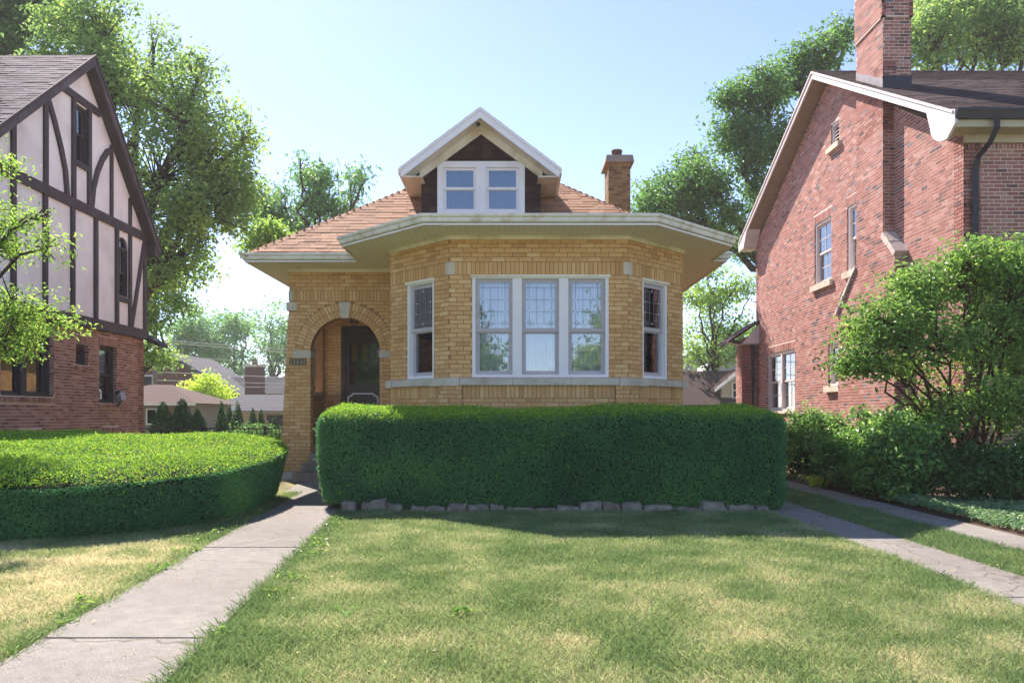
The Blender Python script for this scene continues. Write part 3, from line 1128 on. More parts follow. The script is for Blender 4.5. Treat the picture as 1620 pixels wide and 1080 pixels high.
def text_mesh(txt, size, ext):
    cu = bpy.data.curves.new('t', 'FONT')
    cu.body = txt
    cu.size = size
    cu.extrude = ext
    cu.align_x = 'CENTER'
    ob = bpy.data.objects.new('t', cu)
    me = bpy.data.meshes.new_from_object(ob)
    bpy.data.objects.remove(ob)
    return me


for i, (ch, mir) in enumerate((('3', 1), ('8', 1), ('0', 1), ('4', 1), ('3', -1))):
    me = text_mesh(ch, 0.105, 0.005)
    me.name = 'digit'
    n = len(me.vertices)
    co = np.empty(n * 3, dtype=np.float32)
    me.vertices.foreach_get('co', co)
    co = co.reshape(-1, 3)
    new = ff(0, 0, 0) + (mir * co[:, :1] * 0.85 - 4.215 + i * 0.065) * ff.U + (co[:, 1:2] + 2.203) * ff.V + (co[:, 2:3] + .022) * ff.N
    me.vertices.foreach_set('co', new.astype(np.float32).ravel())
    me.materials.clear()
    me.materials.append(MATS['brass_digit'])
    o = bpy.data.objects.new('digit', me)
    COL.objects.link(o)
    o.parent = pl
# porch: side wall with opening, back wall with door, floor, ceiling, steps
PB = 17.4
fs = Frame((XL, PB, 0), (0, -1, 0), (-1, 0, 0))
sw = slab(fs, rect(PB - DBACK, PB - DW - .2, 0, ZS), [rect(.18, PB - DW - .2 - .16, 1.62, 3.15)], 0.15, 'wall', 'yellow_mortar', Y)
YB.course(fs, sw, rect(PB - DBACK, PB - DW - .2, 0, ZS), [rect(.18, PB - DW - .36, 1.60, 3.15)], .02, ZS - .05, vis=False)
fsi = Frame((XL + .15, DW + .2, 0), (0, 1, 0), (1, 0, 0))
YB.course(fsi, sw, rect(0, PB - DW - .2, 1.0, 3.4), [rect(.16, PB - DW - .2 - .18, 1.60, 3.15)], 1.0, 3.38, vis=False)
MB().box((XL - .06, DW + .37, 1.621), (XL + .22, PB - .19, 1.70)).build('parapet_cap', 'limestone', Y)
fb = Frame((0, PB, 0), (1, 0, 0), (0, -1, 0))
DX0, DX1, DT = -3.735, -2.77, 3.17
bw = slab(fb, rect(XL, XB + .25, 0, ZS), [rect(DX0, DX1, 1.0, DT)], 0.25, 'wall', 'yellow_mortar', Y)
YB.course(fb, bw, rect(XL + .15, XB, 1.0, 3.4), [rect(DX0, DX1, .9, DT)], 1.0, 3.38, vis=lambda p: 497 < p[0] < 540 and p[1] < 640)
fj = Frame((AX - AR, DW, 0), (0, 1, 0), (1, 0, 0))
YB.course(fj, aw, rect(0, .2, .15, AZ), [rect(0, .2, 2.3, 2.47)], .16, AZ, vis=False)
fj2 = Frame((AX + AR, DW + .2, 0), (0, -1, 0), (-1, 0, 0))
YB.course(fj2, aw, rect(0, .2, .15, AZ), [rect(0, .2, 2.3, 2.47)], .16, AZ, vis=False)
MB().box((XL + .002, DW + .19, 3.40), (XB + .2, PB + .0, 3.44)).build('porch_ceiling', 'cream_paint', Y)
MB().box((XL + .01, 15.90, 0), (XB + .2, PB, 1.0)).build('porch_floor', 'step_concrete', Y)
for i in range(6):
    y0 = 14.58 + i * .27
    xa, xb = (-4.03, -2.38) if i == 0 else ((-3.93, -2.44) if i == 1 else (AX - AR + .003, AX + AR - .003))
    if i < 5:
        MB().box((xa, y0, i * .003), (xb, 15.92 - i * .002, (i + 1) * 1.0 / 6)).build('porch_step', 'step_concrete', Y)
# door
dr = MB()
dr.fbox(fb, DX0, DX0 + .09, 1.0, DT, -.12, .012)
dr.fbox(fb, DX1 - .09, DX1, 1.0, DT, -.12, .012)
dr.fbox(fb, DX0 + .09, DX1 - .09, DT - .1, DT, -.12, .010)
door = dr.build('door', 'dark_door', Y)
sd = MB()
du0, du1 = DX0 + .09, DX1 - .09
gu0, gu1, gv0, gv1 = du0 + .085, du1 - .055, 1.90, 2.82
for (a, b, c, d) in ((du0, gu0, 1.0, DT - .1), (gu1, du1, 1.0, DT - .1), (gu0, gu1, 1.0, gv0), (gu0, gu1, gv1, DT - .1)):
    sd.fbox(fb, a, b, c, d, -.06, -.02)
sub(door, sd, 'storm_door', 'dark_door')
sub(door, MB().fbox(fb, gu0 - .01, gu1 + .01, gv0 - .01, gv1 + .01, -.042, -.038), 'pane', 'storm_glass')
sub(door, MB().fbox(fb, DX0 + .005, DX1 - .005, 1.0, DT - .02, -.2, -.14), 'inner_door', 'dark_door')
for i in range(3):
    a = gu0 + .03 + i * .225
    sub(door, MB().fprism(fb, [(a, 2.45), (a + .06, 2.39), (a + .12, 2.45), (a + .12, 2.80), (a, 2.80)], -.139, -.132), 'door_light', 'strip_curtain')
mo = MB()
cu_, r_ = (gu0 + gu1) / 2, .075
q = []
u0, u1, v0, v1 = gu0 - .02, gu1 - .02, 1.12, 1.70
outer = [(u0 + r_, v0), (u1 - r_, v0), (u1 - r_ * .4, v0 + r_ * .4), (u1, v0 + r_), (u1, v1 - r_), (u1 - r_, v1 - r_ * .55), (u1 - r_ * 1.4, v1), (u0 + r_ * 1.4, v1), (u0 + r_, v1 - r_ * .55), (u0, v1 - r_), (u0, v0 + r_), (u0 + r_ * .4, v0 + r_ * .4)]
for i in range(len(outer)):
    p, n_ = np.array(outer[i]), np.array(outer[(i + 1) % len(outer)])
    dd = (n_ - p) / np.linalg.norm(n_ - p)
    nn = np.array((-dd[1], dd[0])) * .014
    e = dd * .006
    mo.fprism(fb, [tuple(p - nn - e), tuple(n_ - nn + e), tuple(n_ + nn + e), tuple(p + nn - e)], -.022, -.008 + .0004 * i)
sub(door, mo, 'panel_moulding', 'white_paint')
sub(door, MB().tube([fb(du1 - .03, 2.0, -.02), fb(du1 - .03, 2.0, .04)], [.016, .022], 8), 'handle', 'flashing')
# lantern under the arch
lx, ly, lz = -3.12, 15.75, 3.06
ln = MB().tube([(lx, ly, 3.40), (lx, ly, lz + .1)], [.012, .012], 6)
lant = ln.tube([(lx, ly, lz + .13), (lx, ly, lz + .1), (lx, ly, lz + .09)], [.03, .09, .02], 8).build('porch_lantern', 'dark_metal', Y)
sub(lant, MB().tube([(lx, ly, lz + .09), (lx, ly, lz + .02), (lx, ly, lz - .05), (lx, ly, lz - .08)], [.085, .085, .06, .02], 8), 'lantern_glass', 'bay_glass')
sub(lant, MB().sweep([(lx - .09, ly - .09, lz + .0), (lx + .09, ly - .09, lz), (lx + .09, ly + .09, lz), (lx - .09, ly + .09, lz)], [(-.005, 0), (.005, 0), (.005, .012), (-.005, .012)], True), 'lantern_band', 'dark_metal')

# eaves
OV = 0.74
t22 = math.tan(math.radians(22.5)) * OV
EP = [(-4.82, DBACK + .5), (-4.82, 14.42), (CX - HF - OV, 14.42), (CX - HF - OV, D1 - t22), (CX - HB - t22, D0 - OV), (CX + HB + t22, D0 - OV), (CX + HF + OV, D1 - t22), (CX + HF + OV, 14.36), (3.86, 14.36), (3.86, DBACK + .5)]
poly = [(x, y) for x, y in EP]
mb = MB()
mb.prism([(x, y, ZS) for x, y in poly], [(x, y, ZS + .02) for x, y in poly])
mb.build('soffit', 'soffit_boards', Y)
path = [(x, y, ZS) for x, y in EP]
rv = path[::-1]           # so that 'right of travel' points outwards
# path runs back-left -> front -> right; outwards is to the right of travel when reversed
MB().sweep(path, [(-.0, -.012), (-.03, -.012), (-.03, .13), (0, .13)]).build('fascia', 'cream_paint', Y)
MB().sweep(path, [(.002, .028), (.05, .028), (.062, .05), (.07, .085), (.092, .10), (.10, .118), (.10, .14), (.088, .14), (.088, .12), (.06, .10), (.045, .06), (.002, .06)]).build('gutter', 'gutter_paint', Y)
MB().sweep(path, [(.001, -.012), (.02, -.012), (.02, .012), (.001, .012)]).build('fascia_trim', 'white_paint', Y)
fz = [(XL, DBACK, ZS), (XL, DW, ZS), (CX - HF, DW, ZS), (CX - HF, D1, ZS), (CX - HB, D0, ZS), (CX + HB, D0, ZS), (XR, D1, ZS), (XR, DBACK, ZS)]
MB().sweep(fz, [(-.01, -.062), (.032, -.062), (.032, -.02), (.045, -.001), (-.01, -.001)]).build('frieze_trim', 'cream_paint', Y)
# roof
SL = 0.738
XE0, XE1, YE = -4.86, 3.90, 14.38
XM = (XE0 + XE1) / 2
RH = (XE1 - XE0) / 2
ZR0 = ZS + .11
ZRG = ZR0 + SL * RH
rf = MB()
Ap, Bp = (XM, YE + RH, ZRG), (XM, DBACK + .5, ZRG)
rf.add([(XE0, YE, ZR0), (XE1, YE, ZR0), Ap, (XE0, DBACK + .5, ZR0), (XE1, DBACK + .5, ZR0), Bp], [(0, 1, 2), (1, 4, 5, 2), (0, 2, 5, 3), (3, 5, 4), (0, 3, 4, 1)])
roof = rf.build('roof', 'roof_deck', Y)
YS = Shingles(Y, 'tan_shingle', 230, 'shingle', 'shingle_courses', -0.004, 0.008)
k = math.sqrt(1 + SL * SL)
f_front = Frame((XE0, YE, ZR0), (1, 0, 0), (0, -SL, 1), (0, 1, SL))
YS.roof(f_front, roof, [(0, -.02), (2 * RH, -.02), (RH, RH * k)], vis=lambda p: not (655 < p[0] < 860) and p[1] < 395)
f_left = Frame((XE0, DBACK + .5, ZR0), (0, -1, 0), (-SL, 0, 1), (1, 0, SL))
Ld = DBACK + .5 - YE
YS.roof(f_left, roof, [(0, -.02), (Ld, -.02), (Ld - RH, RH * k), (0, RH * k)], vis=False)
f_right = Frame((XE1, YE, ZR0), (0, 1, 0), (SL, 0, 1), (-1, 0, SL))
YS.roof(f_right, roof, [(0, -.02), (Ld, -.02), (Ld, RH * k), (RH, RH * k)], vis=False)
# hip caps
for sx, x0 in ((1, XE0), (-1, XE1)):
    n = 34
    for i in range(n):
        a = np.array((x0 + sx * RH * i / n, YE + RH * i / n, ZR0 + SL * RH * i / n + .018))
        b = np.array((x0 + sx * RH * (i + 1.1) / n, YE + RH * (i + 1.1) / n, ZR0 + SL * RH * (i + 1.1) / n + .010))
        d = unit(b - a)
        lv = unit(np.cross(d, (0, 0, 1)))
        w = .11
        dn = np.array((0, 0, -.055))
        sub(roof, MB().prism([a + lv * w + dn, a, a - lv * w + dn, a - lv * w + dn * 1.25, a - np.array((0, 0, .014)), a + lv * w + dn * 1.25], [b + lv * w + dn, b, b - lv * w + dn, b - lv * w + dn * 1.25, b - np.array((0, 0, .014)), b + lv * w + dn * 1.25], float(RS.rand())), 'hip_cap', 'tan_shingle')
# flat bay roof
br = [(CX - HF - OV, 16.4), (CX - HF - OV, D1 - t22), (CX - HB - t22, D0 - OV), (CX + HB + t22, D0 - OV), (CX + HF + OV, D1 - t22), (CX + HF + OV, 16.4)]
MB().prism([(x, y, ZS + .03) for x, y in br], [(x, y, ZS + .115 + .03 * (y - 11.6)) for x, y in br]).build('bay_roof', 'far_brown_roof', Y)

# dormer
DFX, DFY = -0.605, 15.6
DHW, DRW, DOV = 1.17, 1.50, 15.10
DPK, DEV = 7.06, 5.93
DSL = (DPK - DEV) / DRW
fd = Frame((DFX, DFY, 0), (1, 0, 0), (0, -1, 0))
zw = lambda u: DPK - DSL * abs(u) - .16
dw_ = slab(fd, [(-DHW, 4.6), (DHW, 4.6), (DHW, zw(DHW)), (0, zw(0)), (-DHW, zw(DHW))], [rect(-.855, .855, 5.13, 6.19)], .15, 'dormer_wall', 'siding_shingle', Y)
dp = [(-DHW, 4.6), (DHW, 4.6), (DHW, zw(DHW)), (0, zw(0)), (-DHW, zw(DHW))]
v = 4.9
row = 0
while v < zw(0):
    iv = subtract(poly_spans(dp, min(v + .07, zw(0) - .01)), poly_spans(rect(-.86, .86, 5.1, 6.2), v + .07))
    for p, q in iv:
        u = p - RS.rand() * .12
        while u < q:
            wdt = .15 + RS.rand() * .07
            a, b = max(u, p), min(u + wdt - .006, q)
            if b - a > .03:
                off = .004 + RS.rand() * .008
                sub(dw_, MB().hexa([fd(a, v, 0), fd(b, v, 0), fd(b, v + .135, 0), fd(a, v + .135, 0), fd(a, v, .014 + off), fd(b, v, .014 + off), fd(b, v + .135, .006), fd(a, v + .135, .006)], float(RS.rand())), 'shingle', 'siding_shingle')
            u += wdt
    v += .135
    row += 1
for sx in (-1, 1):
    MB().hexa([(DFX + sx * DHW, DFY, 4.6), (DFX + sx * (DHW - .12), DFY + .15, 4.6), (DFX + sx * (DHW - .12), 18.2, 4.6), (DFX + sx * DHW, 18.2, 4.6), (DFX + sx * DHW, DFY, zw(DHW)), (DFX + sx * (DHW - .12), DFY + .15, zw(DHW)), (DFX + sx * (DHW - .12), 18.2, zw(DHW)), (DFX + sx * DHW, 18.2, zw(DHW))]).build('dormer_cheek', 'siding_shingle', Y)
window(Y, fd, -.855, .855, 5.13, 6.19, 'white_paint', fw=0.12, recess=-0.01, rail=0.52, glass='glass', curtain='blue_backing', cols=2, mull=0.2, sash_w=0.05)
dr_ = MB()
for sx in (-1, 1):
    p = [(DFX, DPK), (DFX + sx * DRW, DEV), (DFX + sx * DRW, DEV - .05), (DFX, DPK - .06)]
    dr_.prism([(x, DOV, z) for x, z in p], [(x, 18.6, z) for x, z in p])
droof = dr_.build('dormer_roof', 'roof_deck', Y)
for sx in (-1, 1):
    kd = math.sqrt(1 + DSL * DSL)
    fdr = Frame((DFX + sx * DRW, DOV, DEV), (0, 1, 0), (sx * DSL, 0, 1), (-sx, 0, DSL))
    YS.roof(fdr, droof, [(-.02, -.03), (3.4, -.03), (3.4, DRW * kd), (-.02, DRW * kd)], vis=False)
for sx in (-1, 1):
    def rake(h0, h1, y0, y1, e=0.0, x_in=0.0):
        p = [(DFX + sx * x_in, DPK - h0 - DSL * x_in), (DFX + sx * (DRW + e), DEV - h0 - DSL * e), (DFX + sx * (DRW + e), DEV - h1 - DSL * e), (DFX + sx * x_in, DPK - h1 - DSL * x_in)]
        return MB().prism([(x, y0, z) for x, z in p], [(x, y1, z) for x, z in p])
    rake(.0, .06, DOV - .05, DOV - .012, .02).build('rake_moulding', 'white_paint', Y)
    rake(.062, .2, DOV - .025, DOV + .02, .0).build('rake_board', 'white_paint', Y)
    rake(.14, .17, DOV + .02, DFY + .02, -.02).build('dormer_soffit', 'cream_paint', Y)
    p = [(DFX + sx * 0, DPK - .16), (DFX + sx * 1.2, DPK - .16 - DSL * 1.2), (DFX + sx * 1.2, DPK - .2 - DSL * 1.2 - .12), (DFX, DPK - .345)]
    MB().prism([(x, DFY - .05, z) for x, z in p], [(x, DFY + .01, z) for x, z in p]).build('rake_frieze', 'cream_paint', Y)
    x = DFX + sx * DRW
    MB().box((min(x, x - sx * .03), DOV + .02, DEV - .19), (max(x, x - sx * .03), 17.0, DEV - .01)).build('dormer_fascia', 'cream_paint', Y)
    MB().box((min(x, x + sx * .05), DOV - .03, DEV - .13), (max(x, x + sx * .05), 17.0, DEV - .03)).build('dormer_gutter', 'cream_paint', Y)
    MB().box((min(DFX + sx * 1.1, x - sx * .03), DOV + .02, DEV - .18), (max(DFX + sx * 1.1, x - sx * .03), 17.0, DEV - .16)).build('dormer_soffit', 'cream_paint', Y)
MB().tube([(DFX - .04, DOV + .12, DPK - .27), (DFX - .04, DOV + .05, DPK - .30), (DFX - .04, DOV + .03, DPK - .31)], [.035, .042, .03], 10).build('peak_lamp', 'dark_metal', Y)

# chimney of the bungalow
cx0, cx1, cy0, cy1 = 2.40, 2.93, 19.75, 20.6
ch = MB().box((cx0, cy0, 4.2), (cx1, cy1, 7.48)).build('chimney', 'yellow_mortar', Y)
GB = Bricks(Y, 'grey_brick', 60, 'brick', 'chimney_brickwork')
for fr, L in ((Frame((cx0, cy0, 0), (1, 0, 0), (0, -1, 0)), cx1 - cx0), (Frame((cx0, cy1, 0), (0, -1, 0), (-1, 0, 0)), cy1 - cy0), (Frame((cx1, cy0, 0), (0, 1, 0), (1, 0, 0)), cy1 - cy0)):
    GB.course(fr, ch, rect(0, L, 4, 8), [], 4.3, 7.46, vis=lambda p: p[1] < 335)
sub(ch, MB().hexa([(cx0 - .09, cy0 - .09, 7.48), (cx1 + .09, cy0 - .09, 7.48), (cx1 + .09, cy1 + .09, 7.48), (cx0 - .09, cy1 + .09, 7.48), (cx0 - .06, cy0 - .06, 7.66), (cx1 + .06, cy0 - .06, 7.66), (cx1 + .06, cy1 + .06, 7.66), (cx0 - .06, cy1 + .06, 7.66)]), 'chimney_cap', 'step_concrete')
ccx, ccy = (cx0 + cx1) / 2 - .03, (cy0 + cy1) / 2 - .15
sub(ch, MB().tube([(ccx, ccy, 7.6), (ccx, ccy, 7.82), (ccx, ccy, 7.825), (ccx, ccy, 7.87)], [.125, .125, .14, .135], 12), 'flue_pot', 'terracotta')
YB.finish()
YS.finish()
GB.finish()



# ------------------------------------------------------------------ the red brick house
XW = 7.94
R = thing('red_brick_house', 'two storey red brick house with gable wall, tall chimney and dark downspout', 'house', (11, 19.9, 0))
RB = Bricks(R, 'red_brick', 300, w1=.0022)
RN, RFAR, RRD = 14.0, 25.9, 19.95
fw_ = Frame((XW, RFAR, 0), (0, -1, 0), (-1, 0, 0))
ud = lambda d: RFAR - d
ZN, ZF, ZP = 6.15, 6.75, 9.62
gpoly = [(0, 0), (ud(RN), 0), (ud(RN), ZN), (ud(RRD), ZP), (0, ZF)]
rw = {'upper1': (19.8, 20.9, 4.6, 6.2), 'upper2': (18.02, 18.88, 4.6, 6.15), 'attic': (19.33, 19.82, 7.86, 8.42), 'low': (22.35, 24.75, 1.35, 3.1), 'mid': (19.1, 20.0, 1.95, 3.0)}
holes = [rect(ud(b), ud(a), c, d) for (a, b, c, d) in rw.values()]
gw = slab(fw_, gpoly, holes, 0.3, 'wall', 'red_mortar', R)
sold = []
for kx in ('upper1', 'upper2', 'low'):
    a, b, c, d = rw[kx]
    sold.append(rect(ud(b) - .04, ud(a) + .04, d, d + .21))
rvis = lambda p: p[0] < 1525 and not (p[0] > 1320 and p[1] > 430)
RB.course(fw_, gw, gpoly, holes + sold, .02, ZP, vis=rvis)
for kx in ('upper1', 'upper2', 'low'):
    a, b, c, d = rw[kx]
    RB.soldier(fw_, gw, ud(b) - .04, ud(a) + .04, d, d + .21, vis=rvis)
for h in holes:                                     # brick reveals on the far jamb side
    u0, v0, u1, v1 = h[0][0], h[0][1], h[1][0], h[2][1]
    fj_ = Frame(fw_(u0, 0, -.0), (1, 0, 0), (0, -1, 0))
    RB.course(fj_, gw, rect(0, .14, v0, v1), [], v0, v1, vis=False)
fr_ = Frame((XW, RN, 0), (1, 0, 0), (0, -1, 0))
fpoly = rect(-.004, 9.5, 0, ZN)
f2w = slab(fr_, rect(0, 9.5, 0, ZN), [], 0.3, 'wall', 'red_mortar', R)
RB.course(fr_, f2w, fpoly, [], .02, ZN - .25, vis=lambda p: p[1] < 395)
RB.soldier(fr_, f2w, 0, 9.5, ZN - .25, ZN - .03, vis=lambda p: p[1] < 395)
slab(Frame((XW, RFAR, 0), (1, 0, 0), (0, 1, 0)), rect(0, 9.5, 0, ZF), [], .3, 'wall', 'red_mortar', R)
# windows
for kx, (a, b, c, d) in rw.items():
    if kx == 'attic':
        mb = MB()
        mb.fbox(fw_, ud(b), ud(b) + .06, c, d, -.12, -.03).fbox(fw_, ud(a) - .06, ud(a), c, d, -.12, -.03).fbox(fw_, ud(b) + .06, ud(a) - .06, d - .06, d, -.12, -.031).fbox(fw_, ud(b) + .06, ud(a) - .06, c, c + .05, -.12, -.031)
        vent = mb.build('attic_vent', 'pink_white_paint', R)
        for i in range(5):
            z = c + .07 + i * .088
            sub(vent, MB().prism([fw_(ud(b) + .05, z, -.05), fw_(ud(b) + .05, z + .012, -.05), fw_(ud(b) + .05, z + .072, -.11), fw_(ud(b) + .05, z + .06, -.11)], [fw_(ud(a) - .05, z, -.05), fw_(ud(a) - .05, z + .012, -.05), fw_(ud(a) - .05, z + .072, -.11), fw_(ud(a) - .05, z + .06, -.11)]), 'slat', 'pink_white_paint')
        sub(vent, MB().fbox(fw_, ud(b) - .12, ud(a) + .12, c - .13, c - .002, -.1, .09), 'sill', 'limestone')
        sub(vent, MB().fbox(fw_, ud(b) + .02, ud(a) - .02, c, d, -.2, -.14), 'backing', 'dark_interior')
        continue
    window(R, fw_, ud(b), ud(a), c, d, 'pink_white_paint', fw=0.07, recess=-0.075, rail=0.5, cols=2 if kx == 'low' else 1, mull=.12, muntin=(2, 2) if kx != 'mid' else None, sill=(.10, .15, .09) if kx != 'low' else (.02, .08, .05), sill_mat='limestone', sash_w=.05)
# chimney: breast with sloped stone shoulders, stack through the roof
XC = 7.72
fch = Frame((XC, RFAR, 0), (0, -1, 0), (-1, 0, 0))
CN, CF = 16.57, 17.85
breast = [(ud(18.85), 0), (ud(16.08), 0), (ud(16.08), 4.45), (ud(CN), 4.92), (ud(CN), 8.6), (ud(CF), 8.6), (ud(CF), 4.49), (ud(18.85), 3.62)]
mb = MB().fprism(fch, breast, -(XW - XC) - .05, 0)
chm = mb.build('chimney', 'red_mortar', R)
zr_at = lambda d: 6.42 + (9.83 - 6.42) * (d - 13.55) / (RRD - 13.55)
RB.course(fch, chm, breast, [], .02, 8.55, vis=rvis)
fcn = Frame((XC, CN, 0), (1, 0, 0), (0, -1, 0))
RB.course(fcn, chm, rect(-.004, XW - XC, 4.9, 8.4), [], 4.9, 8.3, L=.2, vis=rvis)
fcn2 = Frame((XC, 16.08, 0), (1, 0, 0), (0, -1, 0))
RB.course(fcn2, chm, rect(-.004, XW - XC, 0, 4.4), [], .02, 4.4, L=.2, vis=rvis)
sx0, sx1 = XC, XC + .58
sub(chm, MB().box((sx0, CN, 7.2), (sx1, CF, 10.55)), 'stack', 'red_mortar')
for fr, L in ((Frame((sx0, CF, 0), (0, -1, 0), (-1, 0, 0)), CF - CN), (Frame((sx0, CN, 0), (1, 0, 0), (0, -1, 0)), sx1 - sx0), (Frame((sx1, CN, 0), (0, 1, 0), (1, 0, 0)), CF - CN)):
    RB.course(fr, chm, rect(-.004, L + .004, 0, 11), [], 7.8, 9.5, vis=True)
    f3 = Frame(fr.O + fr.N * .03, fr.U, fr.N)
    MBc = MB().fbox(fr, -.03, L + .03, 9.5, 10.5, -.05, .03)
    sub(chm, MBc, 'corbel_course', 'red_mortar')
    RB.course(f3, chm, rect(-.03, L + .03, 0, 11), [], 9.52, 10.48, vis=True)
sub(chm, MB().box((sx0 - .05, CN - .05, 10.55), (sx1 + .05, CF + .05, 10.65)), 'chimney_cap', 'limestone')
# stone shoulder caps
rs = np.random.RandomState(3)


def stone_strip(p0, p1, wdt, n, th=.1):
    p0, p1 = np.array(p0), np.array(p1)
    for i in range(n):
        a = p0 + (p1 - p0) * (i + .02) / n
        b = p0 + (p1 - p0) * (i + .98) / n
        d = unit(b - a)
        up = np.cross(d, (1, 0, 0))
        up = up if up[2] > 0 else -up
        j = lambda: rs.uniform(-.012, .012, 3)
        x0, x1 = np.array((-.05, 0, 0)), np.array((wdt, 0, 0))
        q = [a + x0 + j(), a + x1, b + x1, b + x0 + j(), a + x0 + up * th + j(), a + x1 + up * th, b + x1 + up * th, b + x0 + up * th + j()]
        sub(chm, MB().hexa(q), 'shoulder_stone', 'rough_stone')


stone_strip((XC, CN + .02, 4.94), (XC, 16.04, 4.43), XW - XC + .02, 2, .13)
stone_strip((XC, CF - .02, 4.52), (XC, 18.9, 3.58), XW - XC + .02, 5, .07)
# flashing round the stack
zf = lambda d: zr_at(d) + .02
MB().prism([(sx0 - .012, CN - .012, zf(CN) - .1), (sx0 - .012, CF, zf(CF) - .1), (sx0 - .012, CF, zf(CF) + .16), (sx0 - .012, CN - .012, zf(CN) + .17)], [(sx0 - .002, CN - .012, zf(CN) - .1), (sx0 - .002, CF, zf(CF) - .1), (sx0 - .002, CF, zf(CF) + .16), (sx0 - .002, CN - .012, zf(CN) + .17)]).build('flashing', 'flashing', R)
MB().box((sx0 - .013, CN - .014, zf(CN) - .1), (sx1 + .012, CN - .003, zf(CN) + .24)).build('flashing', 'dark_metal', R)
# roof
XRK = 7.54
XRE = 17.0
e0 = np.array((XRK, 13.55, 6.42))
ZRI, ZEF = 9.83, 6.92
rfm = MB()
rfm.prism([(XRK, 13.55, 6.42), (XRK, RRD, ZRI), (XRK, RRD, ZRI - .09), (XRK, 13.55, 6.33)], [(XRE, 13.55, 6.42), (XRE, RRD, ZRI), (XRE, RRD, ZRI - .09), (XRE, 13.55, 6.33)])
rfm.prism([(XRK, RRD, ZRI), (XRK, 26.35, ZEF), (XRK, 26.35, ZEF - .09), (XRK, RRD, ZRI - .09)], [(XRE, RRD, ZRI), (XRE, 26.35, ZEF), (XRE, 26.35, ZEF - .09), (XRE, RRD, ZRI - .09)])
rroof = rfm.build('roof', 'roof_deck', R)
RSg = Shingles(R, 'brown_shingle', 260, 'shingle', 'shingle_courses', -.004, .008)
vv = np.array((0, RRD - 13.55, ZRI - 6.42))
LL = np.linalg.norm(vv)
fR = Frame((XRK, 13.55, 6.42), (1, 0, 0), (0, -vv[2], vv[1]), vv)
RSg.roof(fR, rroof, rect(-.03, XRE - XRK, -.04, LL), expo=.145, vis=lambda p: p[1] < 162)
for i in range(30):
    a = XRK + i * .31
    sub(rroof, MB().prism([(a, RRD - .13, ZRI - .04), (a, RRD, ZRI + .025), (a, RRD + .13, ZRI - .04), (a, RRD, ZRI - .0)], [(a + .33, RRD - .13, ZRI - .045), (a + .33, RRD, ZRI + .017), (a + .33, RRD + .13, ZRI - .045), (a + .33, RRD, ZRI - .005)], float(RS.rand())), 'ridge_cap', 'brown_shingle')


def rake_r(y0, z0, y1, z1, h0, h1, x0, x1, name, mat):
    p = [(y0, z0 - h0), (y1, z1 - h0), (y1, z1 - h1), (y0, z0 - h1)]
    return MB().prism([(x0, y, z) for y, z in p], [(x1, y, z) for y, z in p]).build(name, mat, R)


rake_r(13.55, 6.42, RRD, ZRI, .0, .19, XRK - .03, XRK + .01, 'rake_board', 'pink_white_paint')
rake_r(RRD, ZRI, 26.35, ZEF, .0, .19, XRK - .03, XRK + .01, 'rake_board', 'pink_white_paint')
rake_r(13.55, 6.42, RRD, ZRI, .0, .05, XRK - .055, XRK - .031, 'rake_moulding', 'pink_white_paint')
rake_r(RRD, ZRI, 26.35, ZEF, .0, .05, XRK - .055, XRK - .031, 'rake_moulding', 'pink_white_paint')
rake_r(13.55, 6.42, RRD, ZRI, .14, .165, XRK + .01, XW + .1, 'rake_soffit', 'tan_siding')
rake_r(RRD, ZRI, 26.35, ZEF, .14, .165, XRK + .01, XW + .1, 'rake_soffit', 'tan_siding')
# returned cornice at the near eave (curved bracket) and far eave
br_ = [(13.5, 6.42), (13.5, 6.18), (13.75, 6.0)] + [(13.75 + .55 * math.sin(a), 6.0 + .38 * (1 - math.cos(a))) for a in np.linspace(.2, 1.5, 7)] + [(14.45, 6.75)]
MB().prism([(XRK - .034, y, z) for y, z in br_], [(XRK + .012, y, z) for y, z in br_]).build('eave_bracket', 'pink_white_paint', R)
MB().box((XRK + .012, 13.56, 6.14), (XRE, 14.02, 6.16)).build('eave_soffit', 'beige_siding', R)
MB().box((XRK + .012, 13.56, 6.16), (XRE, 13.59, 6.36)).build('eave_fascia', 'beige_siding', R)
MB().box((XW - .01, 13.93, 6.0), (XRE, 13.992, 6.139)).build('frieze_trim', 'beige_siding', R)
MB().prism([(XRK - .034, 26.4, 6.9), (XRK - .034, 26.4, 6.62), (XRK - .034, 25.85, 6.62), (XRK - .034, 25.4, 7.25)], [(XW, 26.4, 6.9), (XW, 26.4, 6.62), (XW, 25.85, 6.62), (XW, 25.4, 7.25)]).build('eave_return', 'pink_white_paint', R)
MB().sweep([(XRK - .02, 13.56, 6.26), (XRE, 13.56, 6.26)], [(0, 0), (.075, 0), (.09, .05), (.115, .13), (.115, .17), (.1, .17), (.1, .14), (.0, .12)]).build('gutter', 'dark_metal', R)
dsx = 8.0 + .18
MB().tube([(dsx + .03, 13.48, 6.28), (dsx + .03, 13.48, 6.1), (dsx + .0, 13.62, 5.9), (dsx - .06, 13.88, 5.72), (dsx - .07, 13.93, 5.55), (dsx - .07, 13.93, .1)], [.055] * 6, 4).build('downspout', 'dark_metal', R)
slab(Frame((XW + 9.5, RN, 0), (0, 1, 0), (1, 0, 0)), rect(0, RFAR - RN, 0, ZN), [], .3, 'wall', 'red_mortar', R)
